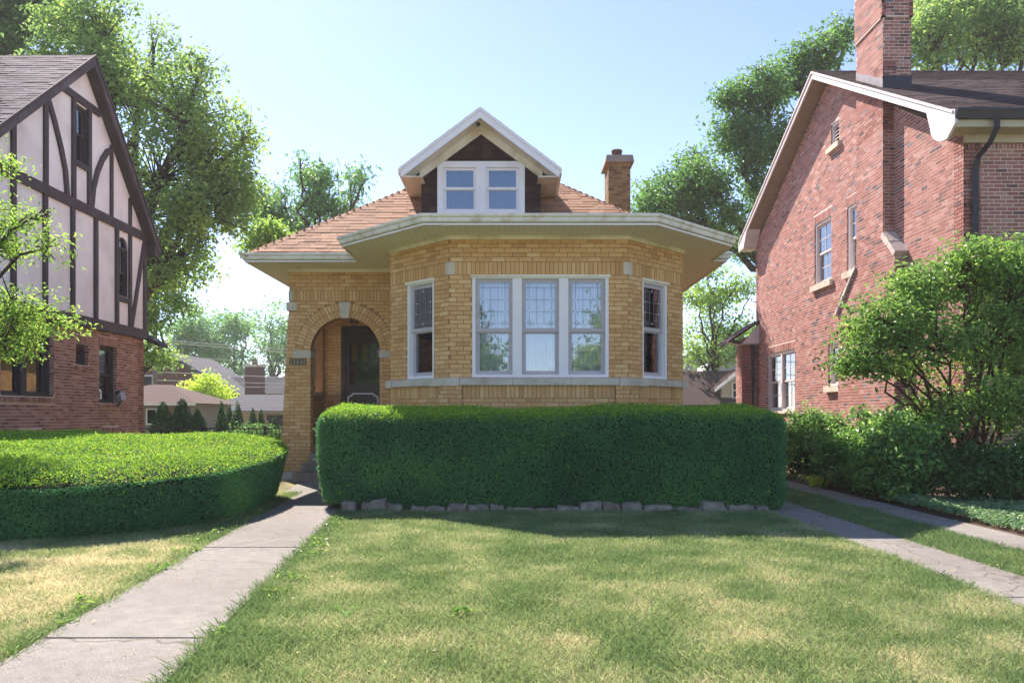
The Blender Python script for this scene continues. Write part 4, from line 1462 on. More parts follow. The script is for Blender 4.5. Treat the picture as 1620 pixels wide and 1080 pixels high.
# rear wing
fwg = Frame((7.48, 25.9, 0), (1, 0, 0), (0, -1, 0))
wgw = slab(fwg, rect(0, .5, 0, 3.75), [], .3, 'wing_wall', 'red_mortar', R)
RB.course(fwg, wgw, rect(0, .46, 0, 3.75), [], .02, 3.7, vis=True)
fw2 = Frame((7.48, 26.6, 0), (0, -1, 0), (-1, 0, 0))
ww2 = slab(fw2, rect(0, .7, 0, 3.6), [], .3, 'wing_wall', 'red_mortar', R)
RB.course(fw2, ww2, rect(0, .704, 0, 3.6), [], .02, 3.5, vis=False)
MB().prism([(6.95, 25.55, 3.62), (7.96, 25.55, 4.28), (7.96, 25.55, 4.2), (6.95, 25.55, 3.52)], [(6.95, 26.9, 3.62), (7.96, 26.9, 4.28), (7.96, 26.9, 4.2), (6.95, 26.9, 3.52)]).build('wing_roof', 'brown_shingle', R)
MB().box((6.99, 25.57, 3.50), (7.94, 25.9, 3.52)).build('wing_soffit', 'pink_white_paint', R)
MB().prism([(7.4, 25.56, 3.53), (7.94, 25.56, 3.53), (7.94, 25.56, 4.15)], [(7.4, 25.6, 3.53), (7.94, 25.6, 3.53), (7.94, 25.6, 4.15)]).build('wing_fascia', 'pink_white_paint', R)
MB().tube([(7.0, 25.5, 3.6), (7.3, 25.5, 3.55)], [.07, .07], 6).tube([(7.62, 25.7, 3.7), (7.80, 25.8, 3.5), (7.82, 25.84, 3.3), (7.82, 25.84, .1)], [.06] * 4, 6).build('wing_downspout', 'dark_metal', R)
RB.finish()
RSg.finish()

# ------------------------------------------------------------------ the half-timbered house
XT = -9.9
T = thing('half_timbered_house', 'house with white stucco and dark timber gable over brown brick ground floor', 'house', (-13, 18, 0))
TB = Bricks(T, 'brown_brick', 300, w1=.0022)
TN, TF = 12.0, 21.4
ft = Frame((XT, 0, 0), (0, 1, 0), (1, 0, 0))
ZB1, ZB2 = 3.38, 5.98
tw = {'big': (15.42, 17.2, 1.62, 2.95), 'small': (18.08, 18.62, 2.38, 2.86), 'tall': (19.1, 19.95, 1.52, 2.93)}
th = [rect(a, b, c, d) for a, b, c, d in tw.values()]
bv = [(16.0, 16.75), (19.3, 20.0)]
vh = [rect(a, b, .55, .72) for a, b in bv]
lw = slab(ft, rect(TN, TF, 0, ZB1), th + vh, .3, 'wall', 'brown_mortar', T)
lint = [rect(a - .03, b + .03, d, d + .2) for a, b, c, d in tw.values()] + [rect(a - .03, b + .03, .72, .93) for a, b in bv]
sils = [rect(a - .05, b + .05, c - .12, c) for a, b, c, d in tw.values()]
tvis = lambda p: p[1] < 688
TB.course(ft, lw, rect(TN, TF + .004, 0, ZB1), th + vh + lint + sils, .02, ZB1 - .1, vis=tvis)
for a, b, c, d in tw.values():
    TB.soldier(ft, lw, a - .03, b + .03, d, d + .2, vis=tvis)
    for i in range(int((b - a + .1) / .075)):
        u = a - .05 + i * .075
        f_s = ft
        sub(lw, MB().hexa([ft(u, c - .115, -.02), ft(u + .066, c - .115, -.02), ft(u + .066, c - .002, -.1), ft(u, c - .002, -.1), ft(u, c - .115, .045), ft(u + .066, c - .115, .045), ft(u + .066, c - .03, .045), ft(u, c - .03, .045)], float(RS.rand())), 'brick', 'brown_brick')
    fjt = Frame(ft(b, 0, 0), (-1, 0, 0), (0, -1, 0))
    TB.course(fjt, lw, rect(0, .14, c, d), [], c, d, vis=False)
for a, b in bv:
    TB.soldier(ft, lw, a - .03, b + .03, .72, .93, vis=tvis)
    MB().fbox(ft, a, b, .55, .72, -.2, -.12).build('basement_window', 'dark_interior', T)
fte = Frame((XT, TF, 0), (-1, 0, 0), (0, 1, 0))
few = slab(fte, rect(0, 7, 0, ZB1), [], .3, 'wall', 'brown_mortar', T)
# stucco gable
TRD, TZP = 18.3, 9.40
SN, SFR = 0.83, 1.09
ZE_F = TZP - SFR * (TF - TRD) - .08
ZE_N = TZP - SN * (TRD - TN) - .08
fts = Frame((XT + .05, 0, 0), (0, 1, 0), (1, 0, 0))
gp = [(TN, ZB1), (TF, ZB1), (TF, ZE_F), (TRD, TZP - .1), (TN, ZE_N)]
stw = {'attic': (17.93, 18.45, 6.98, 8.28), 'lower': (19.88, 20.42, 4.22, 5.72)}
lowh = [(19.88, 4.22), (20.42, 4.22), (20.42, 5.45)] + [(20.15 + .27 * math.cos(a), 5.45 + .27 * math.sin(a)) for a in np.linspace(0, math.pi, 12)] + [(19.88, 5.45)]
sgw = slab(fts, gp, [rect(*stw['attic']), lowh], .3, 'gable_wall', 'stucco', T)
slab(Frame((XT - .0, TF + .0, 0), (-1, 0, 0), (0, 1, 0)), [(0, ZB1), (7, ZB1), (7, ZE_F), (0, ZE_F)], [], .3, 'rear_wall', 'stucco', T)


def timber(p, q, w=.14, dep=.045):
    p, q = np.array(p, float), np.array(q, float)
    d = (q - p) / np.linalg.norm(q - p)
    n = np.array((-d[1], d[0])) * w / 2
    timber.i += 1
    o = MB().fprism(fts, [tuple(p - n), tuple(q - n), tuple(q + n), tuple(p + n)], -.02, dep + .0009 * (timber.i % 9)).build('timber', 'timber', T)
    return o


timber.i = 0
ztop = lambda d: (TZP - .2 - SFR * (d - TRD)) if d > TRD else (TZP - .2 - SN * (TRD - d))
for d in (13.0, 14.3, 15.7, 16.79):
    timber((d, ZB2), (d, ztop(d)))
for d in (17.86, 18.52):
    timber((d, ZB2), (d, 8.34))
timber((17.42, 8.40), (18.98, 8.40), .17)
timber((17.93, 6.92), (18.45, 6.92), .13)
for d in (19.55, 20.5):
    timber((d, ZB2), (d, ztop(d)), .12)
for d in (13.0, 14.3, 15.7, 16.77, 17.82, 18.81, 19.81, 20.5):
    timber((d, ZB1), (d, ZB2))
timber((21.33, ZB1), (21.33, ZE_F), .15)
timber((19.88, 4.14), (20.44, 4.14), .12)
timber((20.55, 3.42), (21.3, 5.86), .13)
timber((TN, ZB2), (TF, ZB2), .22, .056)
timber((TN, ZB1), (TF, ZB1), .24, .06)


def curved(pts, w=.14):
    mbc = MB()
    pts = [np.array(p) for p in pts]
    L, Rr = [], []
    for i, p in enumerate(pts):
        d = pts[min(i + 1, len(pts) - 1)] - pts[max(i - 1, 0)]
        d = d / np.linalg.norm(d)
        n = np.array((-d[1], d[0])) * w / 2
        L.append(p + n)
        Rr.append(p - n)
    for i in range(len(pts) - 1):
        mbc.fprism(fts, [tuple(Rr[i]), tuple(Rr[i + 1]), tuple(L[i + 1]), tuple(L[i])], -.02, .0525)
    mbc.build('curved_timber', 'timber', T)


curved([(16.85, 7.95), (17.1, 7.55), (17.35, 7.05), (17.52, 6.6), (17.6, 6.05)])
curved([(18.62, 6.05), (18.7, 6.55), (18.88, 7.0), (19.1, 7.35), (19.32, 7.6), (19.55, 7.72)])
window(T, fts, *stw['attic'], 'timber', fw=.05, recess=-.06, rail=.5, curtain='blue_backing', sash_w=.045)  # bluish reflection in the pane is put into the colour of the sheet behind
wl = window(T, fts, 19.88, 20.42, 4.22, 5.45, 'timber', fw=.045, recess=-.06, rail=.5, sash_w=.04, muntin=(2, 2))
fan = [(20.15 + .265 * math.cos(a), 5.45 + .265 * math.sin(a)) for a in np.linspace(0, math.pi, 12)]
fin = [(20.15 + .215 * math.cos(a), 5.455 + .215 * math.sin(a)) for a in np.linspace(math.pi, 0, 12)]
sub(wl, MB().fprism(fts, fan + fin, -.11, -.02), 'fan_frame', 'timber')
sub(wl, MB().fprism(fts, fin, -.08, -.075), 'pane', 'glass')
for kx, (a, b, c, d) in tw.items():
    window(T, ft, a, b, c, d, 'timber', fw=.06, recess=-.14, rail=.58 if kx == 'big' else .5, cols=2 if kx == 'big' else 1, mull=.18, sash_w=.055)
# floodlight on the sill of the tall window
fx = ft(19.88, 1.5, .12)
fl_ = thing('floodlight', 'small grey and black floodlight on brick window sill', 'lamp', ft(19.88, 1.44, .05))
MB().tube([ft(19.88, 1.44, .02), ft(19.88, 1.5, .10), ft(19.88, 1.6, .13)], [.035, .03, .03], 8).build('bracket', 'black_metal', fl_)
MB().hexa([ft(19.78, 1.56, .10), ft(19.98, 1.56, .10), ft(19.98, 1.72, .05), ft(19.78, 1.72, .05), ft(19.76, 1.60, .22), ft(20.0, 1.60, .22), ft(20.0, 1.80, .17), ft(19.76, 1.80, .17)]).build('lamp_body', 'flashing', fl_)
MB().hexa([ft(19.80, 1.73, .05), ft(19.96, 1.73, .05), ft(19.96, 1.80, .03), ft(19.80, 1.80, .03), ft(19.80, 1.80, .16), ft(19.96, 1.80, .16), ft(19.96, 1.85, .12), ft(19.80, 1.85, .12)]).build('sensor', 'black_metal', fl_)
# roof
XTR = -9.62
XTE = -22.0
YN_E = TN - 1.0
zNe = TZP + .08 - SN * (TRD - YN_E)
YF_E = TF + .28
zFe = TZP + .08 - SFR * (YF_E - TRD)
tr = MB()
ZT = TZP + .08
for (ya, za, yb, zb) in ((YN_E, zNe, TRD, ZT), (TRD, ZT, YF_E, zFe)):
    tr.prism([(XTR, ya, za), (XTR, yb, zb), (XTR, yb, zb - .1), (XTR, ya, za - .1)], [(XTE, ya, za), (XTE, yb, zb), (XTE, yb, zb - .1), (XTE, ya, za - .1)])
troof = tr.build('roof', 'roof_deck', T)
TS = Shingles(T, 'grey_shingle', 240, 'shingle', 'shingle_courses', -.004, .008)
vt = np.array((0, TRD - YN_E, ZT - zNe))
LT = np.linalg.norm(vt)
fT = Frame((XTR, YN_E, zNe), (-1, 0, 0), (0, -vt[2], vt[1]), vt)
TS.roof(fT, troof, rect(-.03, XTR - XTE, 0, LT), expo=.145, vis=True)
for (ya, za, yb, zb) in ((YN_E, zNe, TRD, ZT), (TRD, ZT, YF_E, zFe)):
    p = [(ya, za), (yb, zb), (yb, zb - .24), (ya, za - .24)]
    MB().prism([(XTR + .0, y, z) for y, z in p], [(XTR + .05, y, z) for y, z in p]).build('rake_board', 'old_fascia', T)
    p = [(ya, za + .03), (yb, zb + .03), (yb, zb - .05), (ya, za - .05)]
    MB().prism([(XTR + .05, y, z) for y, z in p], [(XTR + .075, y, z) for y, z in p]).build('rake_moulding', 'timber', T)
    p = [(ya, za - .19), (yb, zb - .19), (yb, zb - .22), (ya, za - .22)]
    MB().prism([(XTR - .0, y, z) for y, z in p], [(XT, y, z) for y, z in p]).build('rake_soffit', 'timber', T)
MB().box((XT - .3, TF + .001, zFe - .3), (XTR + .03, YF_E, zFe - .02)).build('eave_box', 'timber', T)
slab(Frame((XTE + .5, TF, 0), (0, -1, 0), (-1, 0, 0)), rect(0, TF - TN, 0, 4.4), [], .3, 'rear_wall', 'stucco', T)
slab(Frame((XTE + .5, TN, 0), (1, 0, 0), (0, -1, 0)), rect(0, XT - XTE - .8, 0, ZE_N), [], .3, 'front_wall', 'stucco', T)
# small canopy behind the corner
MB().prism([(XT - .1, TF + .05, 3.45), (XT + .4, TF + .05, 3.15), (XT + .4, TF + .05, 3.06), (XT - .1, TF + .05, 3.3)], [(XT - .1, TF + .6, 3.45), (XT + .4, TF + .6, 3.15), (XT + .4, TF + .6, 3.06), (XT - .1, TF + .6, 3.3)]).build('canopy', 'timber', T)
TB.finish()
TS.finish()


# ------------------------------------------------------------------ planting helpers
def vnoise(x, y, scale, seed, octaves=3):
    """smooth 2-D value noise in 0..1"""
    out = np.zeros_like(x)
    amp, tot = 1.0, 0.0
    for o in range(octaves):
        g = np.random.RandomState(seed + o * 17).rand(64, 64)
        u, v = x * scale * 2 ** o, y * scale * 2 ** o
        i, j = np.floor(u).astype(int), np.floor(v).astype(int)
        a, b = u - i, v - j
        a, b = a * a * (3 - 2 * a), b * b * (3 - 2 * b)
        q = lambda di, dj: g[(i + di) % 64, (j + dj) % 64]
        out += amp * ((q(0, 0) * (1 - a) + q(1, 0) * a) * (1 - b) + (q(0, 1) * (1 - a) + q(1, 1) * a) * b)
        tot += amp
        amp *= .5
    return out / tot


def grid_mesh(P):
    """(n,m,3) points -> verts, faces"""
    n, m = P.shape[:2]
    idx = np.arange(n * m).reshape(n, m)
    f = np.stack((idx[:-1, :-1], idx[1:, :-1], idx[1:, 1:], idx[:-1, 1:]), -1).reshape(-1, 4)
    return P.reshape(-1, 3), f


# ------------------------------------------------------------------ clipped hedges
def hedge(name, label, pts_n, surf, core, base, leaf=.030, group=None):
    """surf(n) -> positions, normals, topness"""
    h = thing(name, label, 'hedge', base, group)
    cv, cf = core
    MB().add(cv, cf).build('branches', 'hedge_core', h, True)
    p, n, top = surf(pts_n)
    p = p + n * RS.normal(size=(len(p), 1)) * .018
    nn = unit(n * .6 + RS.normal(size=p.shape) * .62)
    big = vnoise(p[:, 0] * 1.0 + p[:, 1] * .6, p[:, 2] + p[:, 1] * .5, 1.6, 5)
    tint = .9 * (big - .5) + .45 + .5 * (RS.rand(len(p)) - .5) - .1
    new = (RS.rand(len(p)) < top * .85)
    fo, ne = MB(), MB()
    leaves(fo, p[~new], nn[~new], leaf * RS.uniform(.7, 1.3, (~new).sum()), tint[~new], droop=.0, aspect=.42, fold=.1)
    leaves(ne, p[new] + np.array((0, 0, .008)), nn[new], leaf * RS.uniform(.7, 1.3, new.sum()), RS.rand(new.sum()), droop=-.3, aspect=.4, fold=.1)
    ns = 420
    k_ = RS.choice(len(p), ns, replace=False)
    for q, nq in zip(p[k_], n[k_]):
        d_ = unit(nq + np.array((0, 0, .5)) + RS.normal(size=3) * .35)
        L_ = RS.uniform(.02, .085)
        m_ = 9
        t_ = RS.rand(m_)[:, None]
        leaves(fo if RS.rand() < .6 else ne, q + d_ * L_ * t_, unit(RS.normal(size=(m_, 3)) + np.array((0, 0, .4))), RS.uniform(.02, .034, m_), RS.uniform(.5, 1, m_), aspect=.4, fold=.1)
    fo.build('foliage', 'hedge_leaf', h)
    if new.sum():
        ne.build('sunlit_new_growth', 'sunlit_hedge_tip', h)
    return h


HC, HH = np.array((0.51, 11.08, 0.66)), np.array((3.03, 0.88, 0.655))
HR = .21


def bumpy(p, n):
    d = .075 * (vnoise(p[..., 0] + 9, p[..., 2] * 1.2 + p[..., 1] + 7, .9, 31, 2) - .5) * 2
    return p + n * d[..., None]


def rbox(p):
    inner = HH - HR
    q = np.clip(p, -inner, inner)
    n = unit(p - q)
    w = q + n * HR
    # slight taper towards the foot and sag of the top to the sides
    k = np.clip((w[..., 2] + HH[2]) / (2 * HH[2]), 0, 1)
    w = w * np.stack((.985 + .015 * k, .97 + .03 * k, np.ones_like(k)), -1)
    w[..., 2] += .05 * (w[..., 1] / HH[1]) * k + .02 * np.sin(w[..., 0] * 1.1) * k
    return w, n


def surf_c(n):
    A = [HH[0] * HH[2], HH[0] * HH[2], HH[0] * HH[1], HH[1] * HH[2], HH[1] * HH[2]]
    pr = np.array([A[0] * 1.4, A[1] * .35, A[2], A[3], A[4]])
    k = RS.choice(5, n, p=pr / pr.sum())
    u, v = RS.uniform(-1, 1, n), RS.uniform(-1, 1, n)
    p = np.empty((n, 3))
    for i, (ax, sg) in enumerate(((1, -1), (1, 1), (2, 1), (0, -1), (0, 1))):
        m = k == i
        o = [a for a in (0, 1, 2) if a != ax]
        p[m, ax] = sg * HH[ax]
        p[m, o[0]] = u[m] * HH[o[0]]
        p[m, o[1]] = v[m] * HH[o[1]]
    w, nn = rbox(p)
    w = bumpy(w, nn)
    w = w + HC
    w[:, 2] = np.maximum(w[:, 2], .03)
    return w, nn, np.clip((nn[:, 2] - .35) * 1.6, 0, 1)


cu_v, cu_f, off = [], [], 0
for ax, sg in ((1, -1), (1, 1), (2, 1), (0, -1), (0, 1)):
    g1, g2 = np.meshgrid(np.linspace(-1, 1, 40), np.linspace(-1, 1, 24), indexing='ij')
    o = [a for a in (0, 1, 2) if a != ax]
    p = np.empty(g1.shape + (3,))
    p[..., ax] = sg * HH[ax]
    p[..., o[0]] = g1 * HH[o[0]]
    p[..., o[1]] = g2 * HH[o[1]]
    w, nn = rbox(p)
    w = bumpy(w, nn) - nn * .035 + HC
    v_, f_ = grid_mesh(w)
    cu_v.append(v_)
    cu_f.append(f_ + off)
    off += len(v_)
hedge('clipped_hedge', 'tall boxy clipped green hedge below the bay window', 210000, surf_c, (np.concatenate(cu_v), np.concatenate(cu_f)), (HC[0], HC[1], 0))

LHC, LHA, LHB, LHE = np.array((-6.65, 10.25)), 3.5, 2.75, 3.0


def l_out(t):
    c, s_ = np.cos(t), np.sin(t)
    r = (np.abs(c / LHA) ** LHE + np.abs(s_ / LHB) ** LHE) ** (-1 / LHE)
    return np.stack((c * r, s_ * r), -1)


def l_top(x, y, k):
    return .63 + .055 * (y - 7.6) + .09 * (1 - k ** 3) - .10 * k ** 14 + .03 * (vnoise(x + 20, y, .7, 3) - .5)


def l_side(t, zf):
    o = l_out(t)
    sc = .93 + .07 * np.sqrt(np.clip(zf, 0, 1))
    xy = LHC + o * sc[..., None]
    z = zf * (l_top(xy[..., 0], xy[..., 1], np.ones_like(zf)))
    n = unit(np.stack((o[..., 0] / LHA ** 1.2, o[..., 1] / LHB ** 1.2, np.zeros_like(zf)), -1))
    return np.concatenate((xy, z[..., None]), -1), n


def l_cap(t, k):
    o = l_out(t)
    xy = LHC + o * k[..., None]
    z = l_top(xy[..., 0], xy[..., 1], k)
    n = unit(np.stack((o[..., 0] * k ** 8 * .35, o[..., 1] * k ** 8 * .35, np.ones_like(k)), -1))
    return np.concatenate((xy, z[..., None]), -1), n


def surf_l(n):
    n1 = int(n * .42)
    ta = RS.uniform(-math.pi, math.pi * .28, n1)
    a, na = l_side(ta, RS.uniform(.02, 1, n1))
    tb = RS.uniform(-math.pi, math.pi, n - n1)
    b, nb = l_cap(tb, np.sqrt(RS.rand(n - n1)))
    p, nn = np.concatenate((a, b)), np.concatenate((na, nb))
    p = bumpy(p, nn)
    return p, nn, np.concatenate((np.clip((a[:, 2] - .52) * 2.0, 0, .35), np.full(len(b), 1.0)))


tt, zz = np.meshgrid(np.linspace(-math.pi, math.pi, 90), np.linspace(0, 1, 8), indexing='ij')
sp_, sn_ = l_side(tt, zz)
v1_, f1_ = grid_mesh(sp_ - sn_ * .04)
tt, kk = np.meshgrid(np.linspace(-math.pi, math.pi, 90), np.linspace(0.01, 1, 16), indexing='ij')
cp_, cn_ = l_cap(tt, kk)
cp_[..., 2] -= .04
v2_, f2_ = grid_mesh(cp_)
hedge('clipped_hedge', 'low broad rounded hedge with sunlit top beside the front walk', 230000, surf_l, (np.concatenate((v1_, v2_)), np.concatenate((f1_, f2_ + len(v1_)))), (LHC[0], LHC[1], 0))

# ------------------------------------------------------------------ edging stones
ORD = 'first second third fourth fifth sixth seventh eighth ninth tenth eleventh twelfth thirteenth fourteenth fifteenth sixteenth seventeenth eighteenth nineteenth twentieth'.split()
STN = [(125, 168, .13, 'upright squarish'), (185, 222, .12, 'tilted pointed'), (216, 268, .16, 'large slanted'), (268, 322, .10, 'flat grey'), (352, 400, .07, 'low dark'), (402, 466, .07, 'low grey'), (469, 535, .10, 'tan'), (538, 609, .09, 'long grey'), (612, 660, .085, 'small slanted'), (663, 760, .06, 'long flat pale'), (763, 831, .05, 'thin flat'), (833, 911, .08, 'brown'), (911, 982, .13, 'tall blocky'), (984, 1045, .12, 'tall pale'), (1048, 1111, .12, 'blocky grey'), (1114, 1217, .09, 'longest low'), (1222, 1310, .06, 'thin pale'), (1313, 1391, .13, 'tall grey'), (1395, 1487, .09, 'low wide'), (1490, 1530, .08, 'small end')]
for i, (a, b, hgt, adj) in enumerate(STN):
    rs = np.random.RandomState(100 + i)
    d = 10.02 + rs.uniform(-.03, .03)
    hgt += .004
    x0, x1 = (480 + a / 2.077 - PX) * d / F, (480 + b / 2.077 - PX) * d / F
    nx, ny = 6, 4
    top = []
    st = MB()
    gx, gy, gz = np.meshgrid(np.linspace(0, 1, nx), np.linspace(0, 1, ny), np.linspace(0, 1, 3), indexing='ij')
    P = np.stack((x0 + gx * (x1 - x0), d + gy * .2, gz * hgt - .03 + gz * .03), -1)
    tilt = rs.uniform(-.25, .25)
    P[..., 2] += gz * (gx - .5) * tilt * hgt * 1.2
    ew = ((gx == 0) | (gx == 1)) & (gz == 1)
    P[..., 0] += np.where(ew, (0.5 - gx) * (x1 - x0) * rs.uniform(.05, .22, gx.shape), 0)
    P += rs.normal(size=P.shape) * .008
    for face in (P[:, 0], P[:, -1], P[0], P[-1], P[:, :, -1]):
        v_, f_ = grid_mesh(face)
        st.add(v_, f_)
    o = st.build('edging_stone', 'field_stone')
    tag(o, '%s edging stone, %s from the front walk under the hedge' % (adj, ORD[i]), 'stone', 'stones edging the hedge bed')

# ------------------------------------------------------------------ grass
def in_frame(x, y, m=260):
    px, py = PX + F * x / y, PY + F * EYE / y
    return (px > -m) & (px < 1620 + m) & (py < 1080 + m)


def blades(mb, x, y, dry, hgt):
    n = len(x)
    ang = RS.uniform(0, 2 * np.pi, n)
    lean = RS.normal(size=(n, 2)) * .55 * hgt[:, None]
    w = RS.uniform(.0018, .0040, n) * np.clip(y / 6, .9, 1.6)
    sx, sy = np.cos(ang) * w, np.sin(ang) * w
    z0 = np.zeros(n)
    p0 = np.stack((x - sx, y - sy, z0), 1)
    p1 = np.stack((x + sx, y + sy, z0), 1)
    h2 = hgt * RS.uniform(.6, 1.0, n)
    p2 = np.stack((x + lean[:, 0] + sx * .25, y + lean[:, 1] + sy * .25, h2), 1)
    p3 = np.stack((x + lean[:, 0] * .9 - sx * .3, y + lean[:, 1] * .9 - sy * .3, h2 * .97), 1)
    v = np.stack((p0, p1, p2, p3), 1).reshape(-1, 3)
    mb.add(v, np.arange(4 * n).reshape(-1, 4), np.stack((np.clip(dry, 0, 1), RS.rand(n), RS.rand(n)), 1))


def lawn_fill(mb, x0, x1, y0, y1, dens, keep):
    n = int((x1 - x0) * (y1 - y0) * dens)
    x, y = RS.uniform(x0, x1, n), RS.uniform(y0, y1, n)
    m = keep(x, y) & in_frame(x, y)
    m &= RS.rand(n) < np.clip(1.15 - .05 * y, .55, 1)
    x, y = x[m], y[m]
    big = vnoise(x + 30, y + 30, .55, 11, 3)
    fine = vnoise(x + 30, y + 30, 3.0, 23, 2)
    dry = .09 + .34 * (big - .5) + .9 * (fine - .5) + .62 * RS.rand(len(x))
    left = x < walk_x(y)[0]
    dry = dry + np.where(left, .42 * np.clip((8.3 - y) / 1.0, .2, 1), .0)
    edge = np.minimum(np.abs(x - walk_x(y)[0]), np.abs(x - walk_x(y)[1]))
    dry = dry - .38 * np.exp(-(edge / .16) ** 2)
    dry = dry - np.where(x > 3.8, .3, 0)
    hgt = (.034 + .024 * RS.rand(len(x))) * (1.3 - .55 * np.clip(dry, 0, 1)) * (.75 + .5 * fine)
    tall = vnoise(x + 50, y + 30, 1.5, 77, 2) > .64
    hgt = hgt * np.where(tall, 1.25, 1)
    dry = dry - np.where(tall, .13, 0)
    blades(mb, x, y, dry, hgt)


gb = MB()
lawn_fill(gb, -2.6, 3.3, 3.1, 10.3, 11000, lambda x, y: (x > walk_x(y)[1] - .015) & (x < 3.275))
inhedge = lambda x, y: (np.abs((x - LHC[0]) / (LHA * .95)) ** LHE + np.abs((y - LHC[1]) / (LHB * .95)) ** LHE) < 1
lawn_fill(gb, -7.5, -2.4, 3.1, 12.5, 9500, lambda x, y: (x < walk_x(y)[0] + .015) & ~inhedge(x, y))
lawn_fill(gb, 3.85, 4.6, 4.5, 17, 7000, lambda x, y: (x > 3.855) & (x < 4.595))
lawn_fill(gb, 5.12, 5.5, 4.5, 8, 3000, lambda x, y: x > 5.125)
tag(gb.build('grass', 'grass_blade'), 'patchy mown lawn grass, partly dry, in front of the houses', 'grass', kind='stuff')
# broad-leaved weeds along the walk and in the lawn
wd = MB()
for i in range(28):
    if i < 26:
        y = RS.uniform(3.6, 10)
        x = walk_x(y)[RS.randint(2)]
        x = x - RS.uniform(.02, .16) if x < -2.2 - .09 * (y - 4.4) else x + RS.uniform(.02, .2)
    else:
        y = RS.uniform(4, 9)
        x = RS.uniform(-1.2, 3.0)
    k = RS.randint(12, 34)
    c = np.stack((x + RS.normal(size=k) * .05, y + RS.normal(size=k) * .05, RS.uniform(.02, .07, k)), 1)
    leaves(wd, c, unit(RS.normal(size=(k, 3)) * .4 + np.array((0, 0, 1))), RS.uniform(.03, .06, k), RS.uniform(.2, .9, k), aspect=.5)
tag(wd.build('weeds', 'lilac_leaf'), 'small bright green weeds along the walk edge', 'weeds', kind='stuff')
fal = MB()
k = 420
x, y = RS.uniform(-5, 6, k), RS.uniform(3.5, 10, k)
leaves(fal, np.stack((x, y, np.full(k, .045)), 1), unit(RS.normal(size=(k, 3)) * .3 + np.array((0, 0, 1))), RS.uniform(.012, .03, k), RS.uniform(.8, 1, k))
tag(fal.build('fallen_leaves', 'grass_blade'), 'scattered dry fallen leaf bits on the lawn', 'leaves', kind='stuff')


# ------------------------------------------------------------------ trees
def lobes_px(lst, d, sd=None, dj=1.2, seed=0):
    rs = np.random.RandomState(seed)
    out = []
    for (px, py, r) in lst:
        dd = d + rs.uniform(-dj, dj)
        rm = r * dd / F
        out.append((W(px, py, dd), (rm, rm * 1.15, rm * .85)))
    return out


def base_px(px, d):
    return ((px - PX) * d / F, d, 0)


tree('maple_tree', 'large bright green tree behind the half-timbered house', base_px(195, 27), 4.5,
     lobes_px([(140, 110, 90), (225, 120, 85), (295, 185, 90), (350, 255, 65), (255, 280, 105), (325, 330, 75), (395, 205, 32), (285, 410, 65), (180, 45, 62), (125, 25, 55), (370, 320, 45), (240, 60, 35), (320, 110, 35), (230, 450, 50)], 27, seed=1),
     'maple_leaf', 800, 58, .17, .32, spread=.30, seed=11, dead=14, airy=.46)
tree('maple_tree', 'lower pale green tree seen past the stucco wall corner', base_px(215, 31), 2.2,
     lobes_px([(255, 440, 42), (240, 505, 34), (285, 470, 26), (238, 560, 30), (262, 410, 40)], 31, seed=2), 'maple_leaf', 170, 50, .17, .14, seed=12, spread=.32, airy=.42)
tree('tall_tree', 'dark green treetop above the grey shingled roof', base_px(20, 33), 6,
     lobes_px([(20, 30, 52), (60, 15, 45), (95, 45, 30), (0, 60, 40), (40, -30, 60)], 33, seed=3), 'oak_leaf', 200, 70, .2, .3, seed=13)
tree('ailanthus_tree', 'tree with feathery leaves rising behind the tan shingle roof', base_px(500, 37), 5,
     lobes_px([(450, 325, 42), (500, 300, 46), (478, 268, 24), (545, 325, 40), (562, 290, 26), (430, 355, 40), (500, 355, 60), (580, 283, 14), (475, 250, 12), (420, 330, 26)], 37, seed=4), 'ailanthus_leaf', 260, 40, .30, .25, seed=14, aspect=.3, spread=.36, droop=.6, airy=.42)
tree('young_tree', 'small light green tree peeking past the left roof corner', base_px(520, 31), 3.5,
     lobes_px([(425, 372, 22), (440, 385, 20), (408, 385, 20)], 30, seed=5, dj=.4), 'locust_leaf', 50, 60, .17, .08, seed=15, spread=.3)
tree('oak_tree', 'large dark green tree between yellow chimney and red brick gable', base_px(1270, 33), 5.6,
     lobes_px([(1060, 305, 50), (1110, 295, 46), (1090, 262, 26), (1140, 335, 36), (1035, 325, 32), (1170, 195, 46), (1200, 145, 46), (1230, 235, 52), (1180, 262, 40), (1270, 112, 42), (1305, 80, 38), (1335, 55, 30), (1212, 325, 42), (1190, 372, 30), (1150, 155, 20), (1100, 350, 32), (1150, 220, 24), (1185, 400, 22)], 32, seed=6), 'oak_leaf', 640, 54, .18, .36, seed=16, spread=.32, airy=.41)
tree('oak_tree', 'leafy treetop rising over the brown shingled ridge', base_px(1540, 35), 8,
     lobes_px([(1480, 55, 62), (1540, 45, 66), (1600, 55, 66), (1452, 25, 40), (1580, 5, 60), (1500, 0, 50), (1640, 10, 60)], 35, seed=7), 'maple_leaf', 340, 70, .2, .35, seed=17, spread=.36, airy=.36)
tree('slender_tree', 'thin-stemmed light green tree beyond the garage roof', base_px(1128, 46), 4,
     lobes_px([(1130, 470, 38), (1108, 520, 36), (1160, 520, 36), (1152, 452, 34), (1098, 465, 26), (1185, 560, 28), (1098, 560, 28), (1187, 470, 24), (1140, 560, 24), (1120, 435, 22)], 46, seed=8), 'locust_leaf', 240, 40, .22, .16, seed=18, spread=.42, airy=.45)
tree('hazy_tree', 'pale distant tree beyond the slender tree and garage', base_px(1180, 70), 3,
     lobes_px([(1110, 575, 30), (1150, 580, 30), (1190, 575, 34), (1170, 540, 30)], 70, seed=9), 'far_leaf', 120, 40, .4, .3, seed=19, spread=.8)
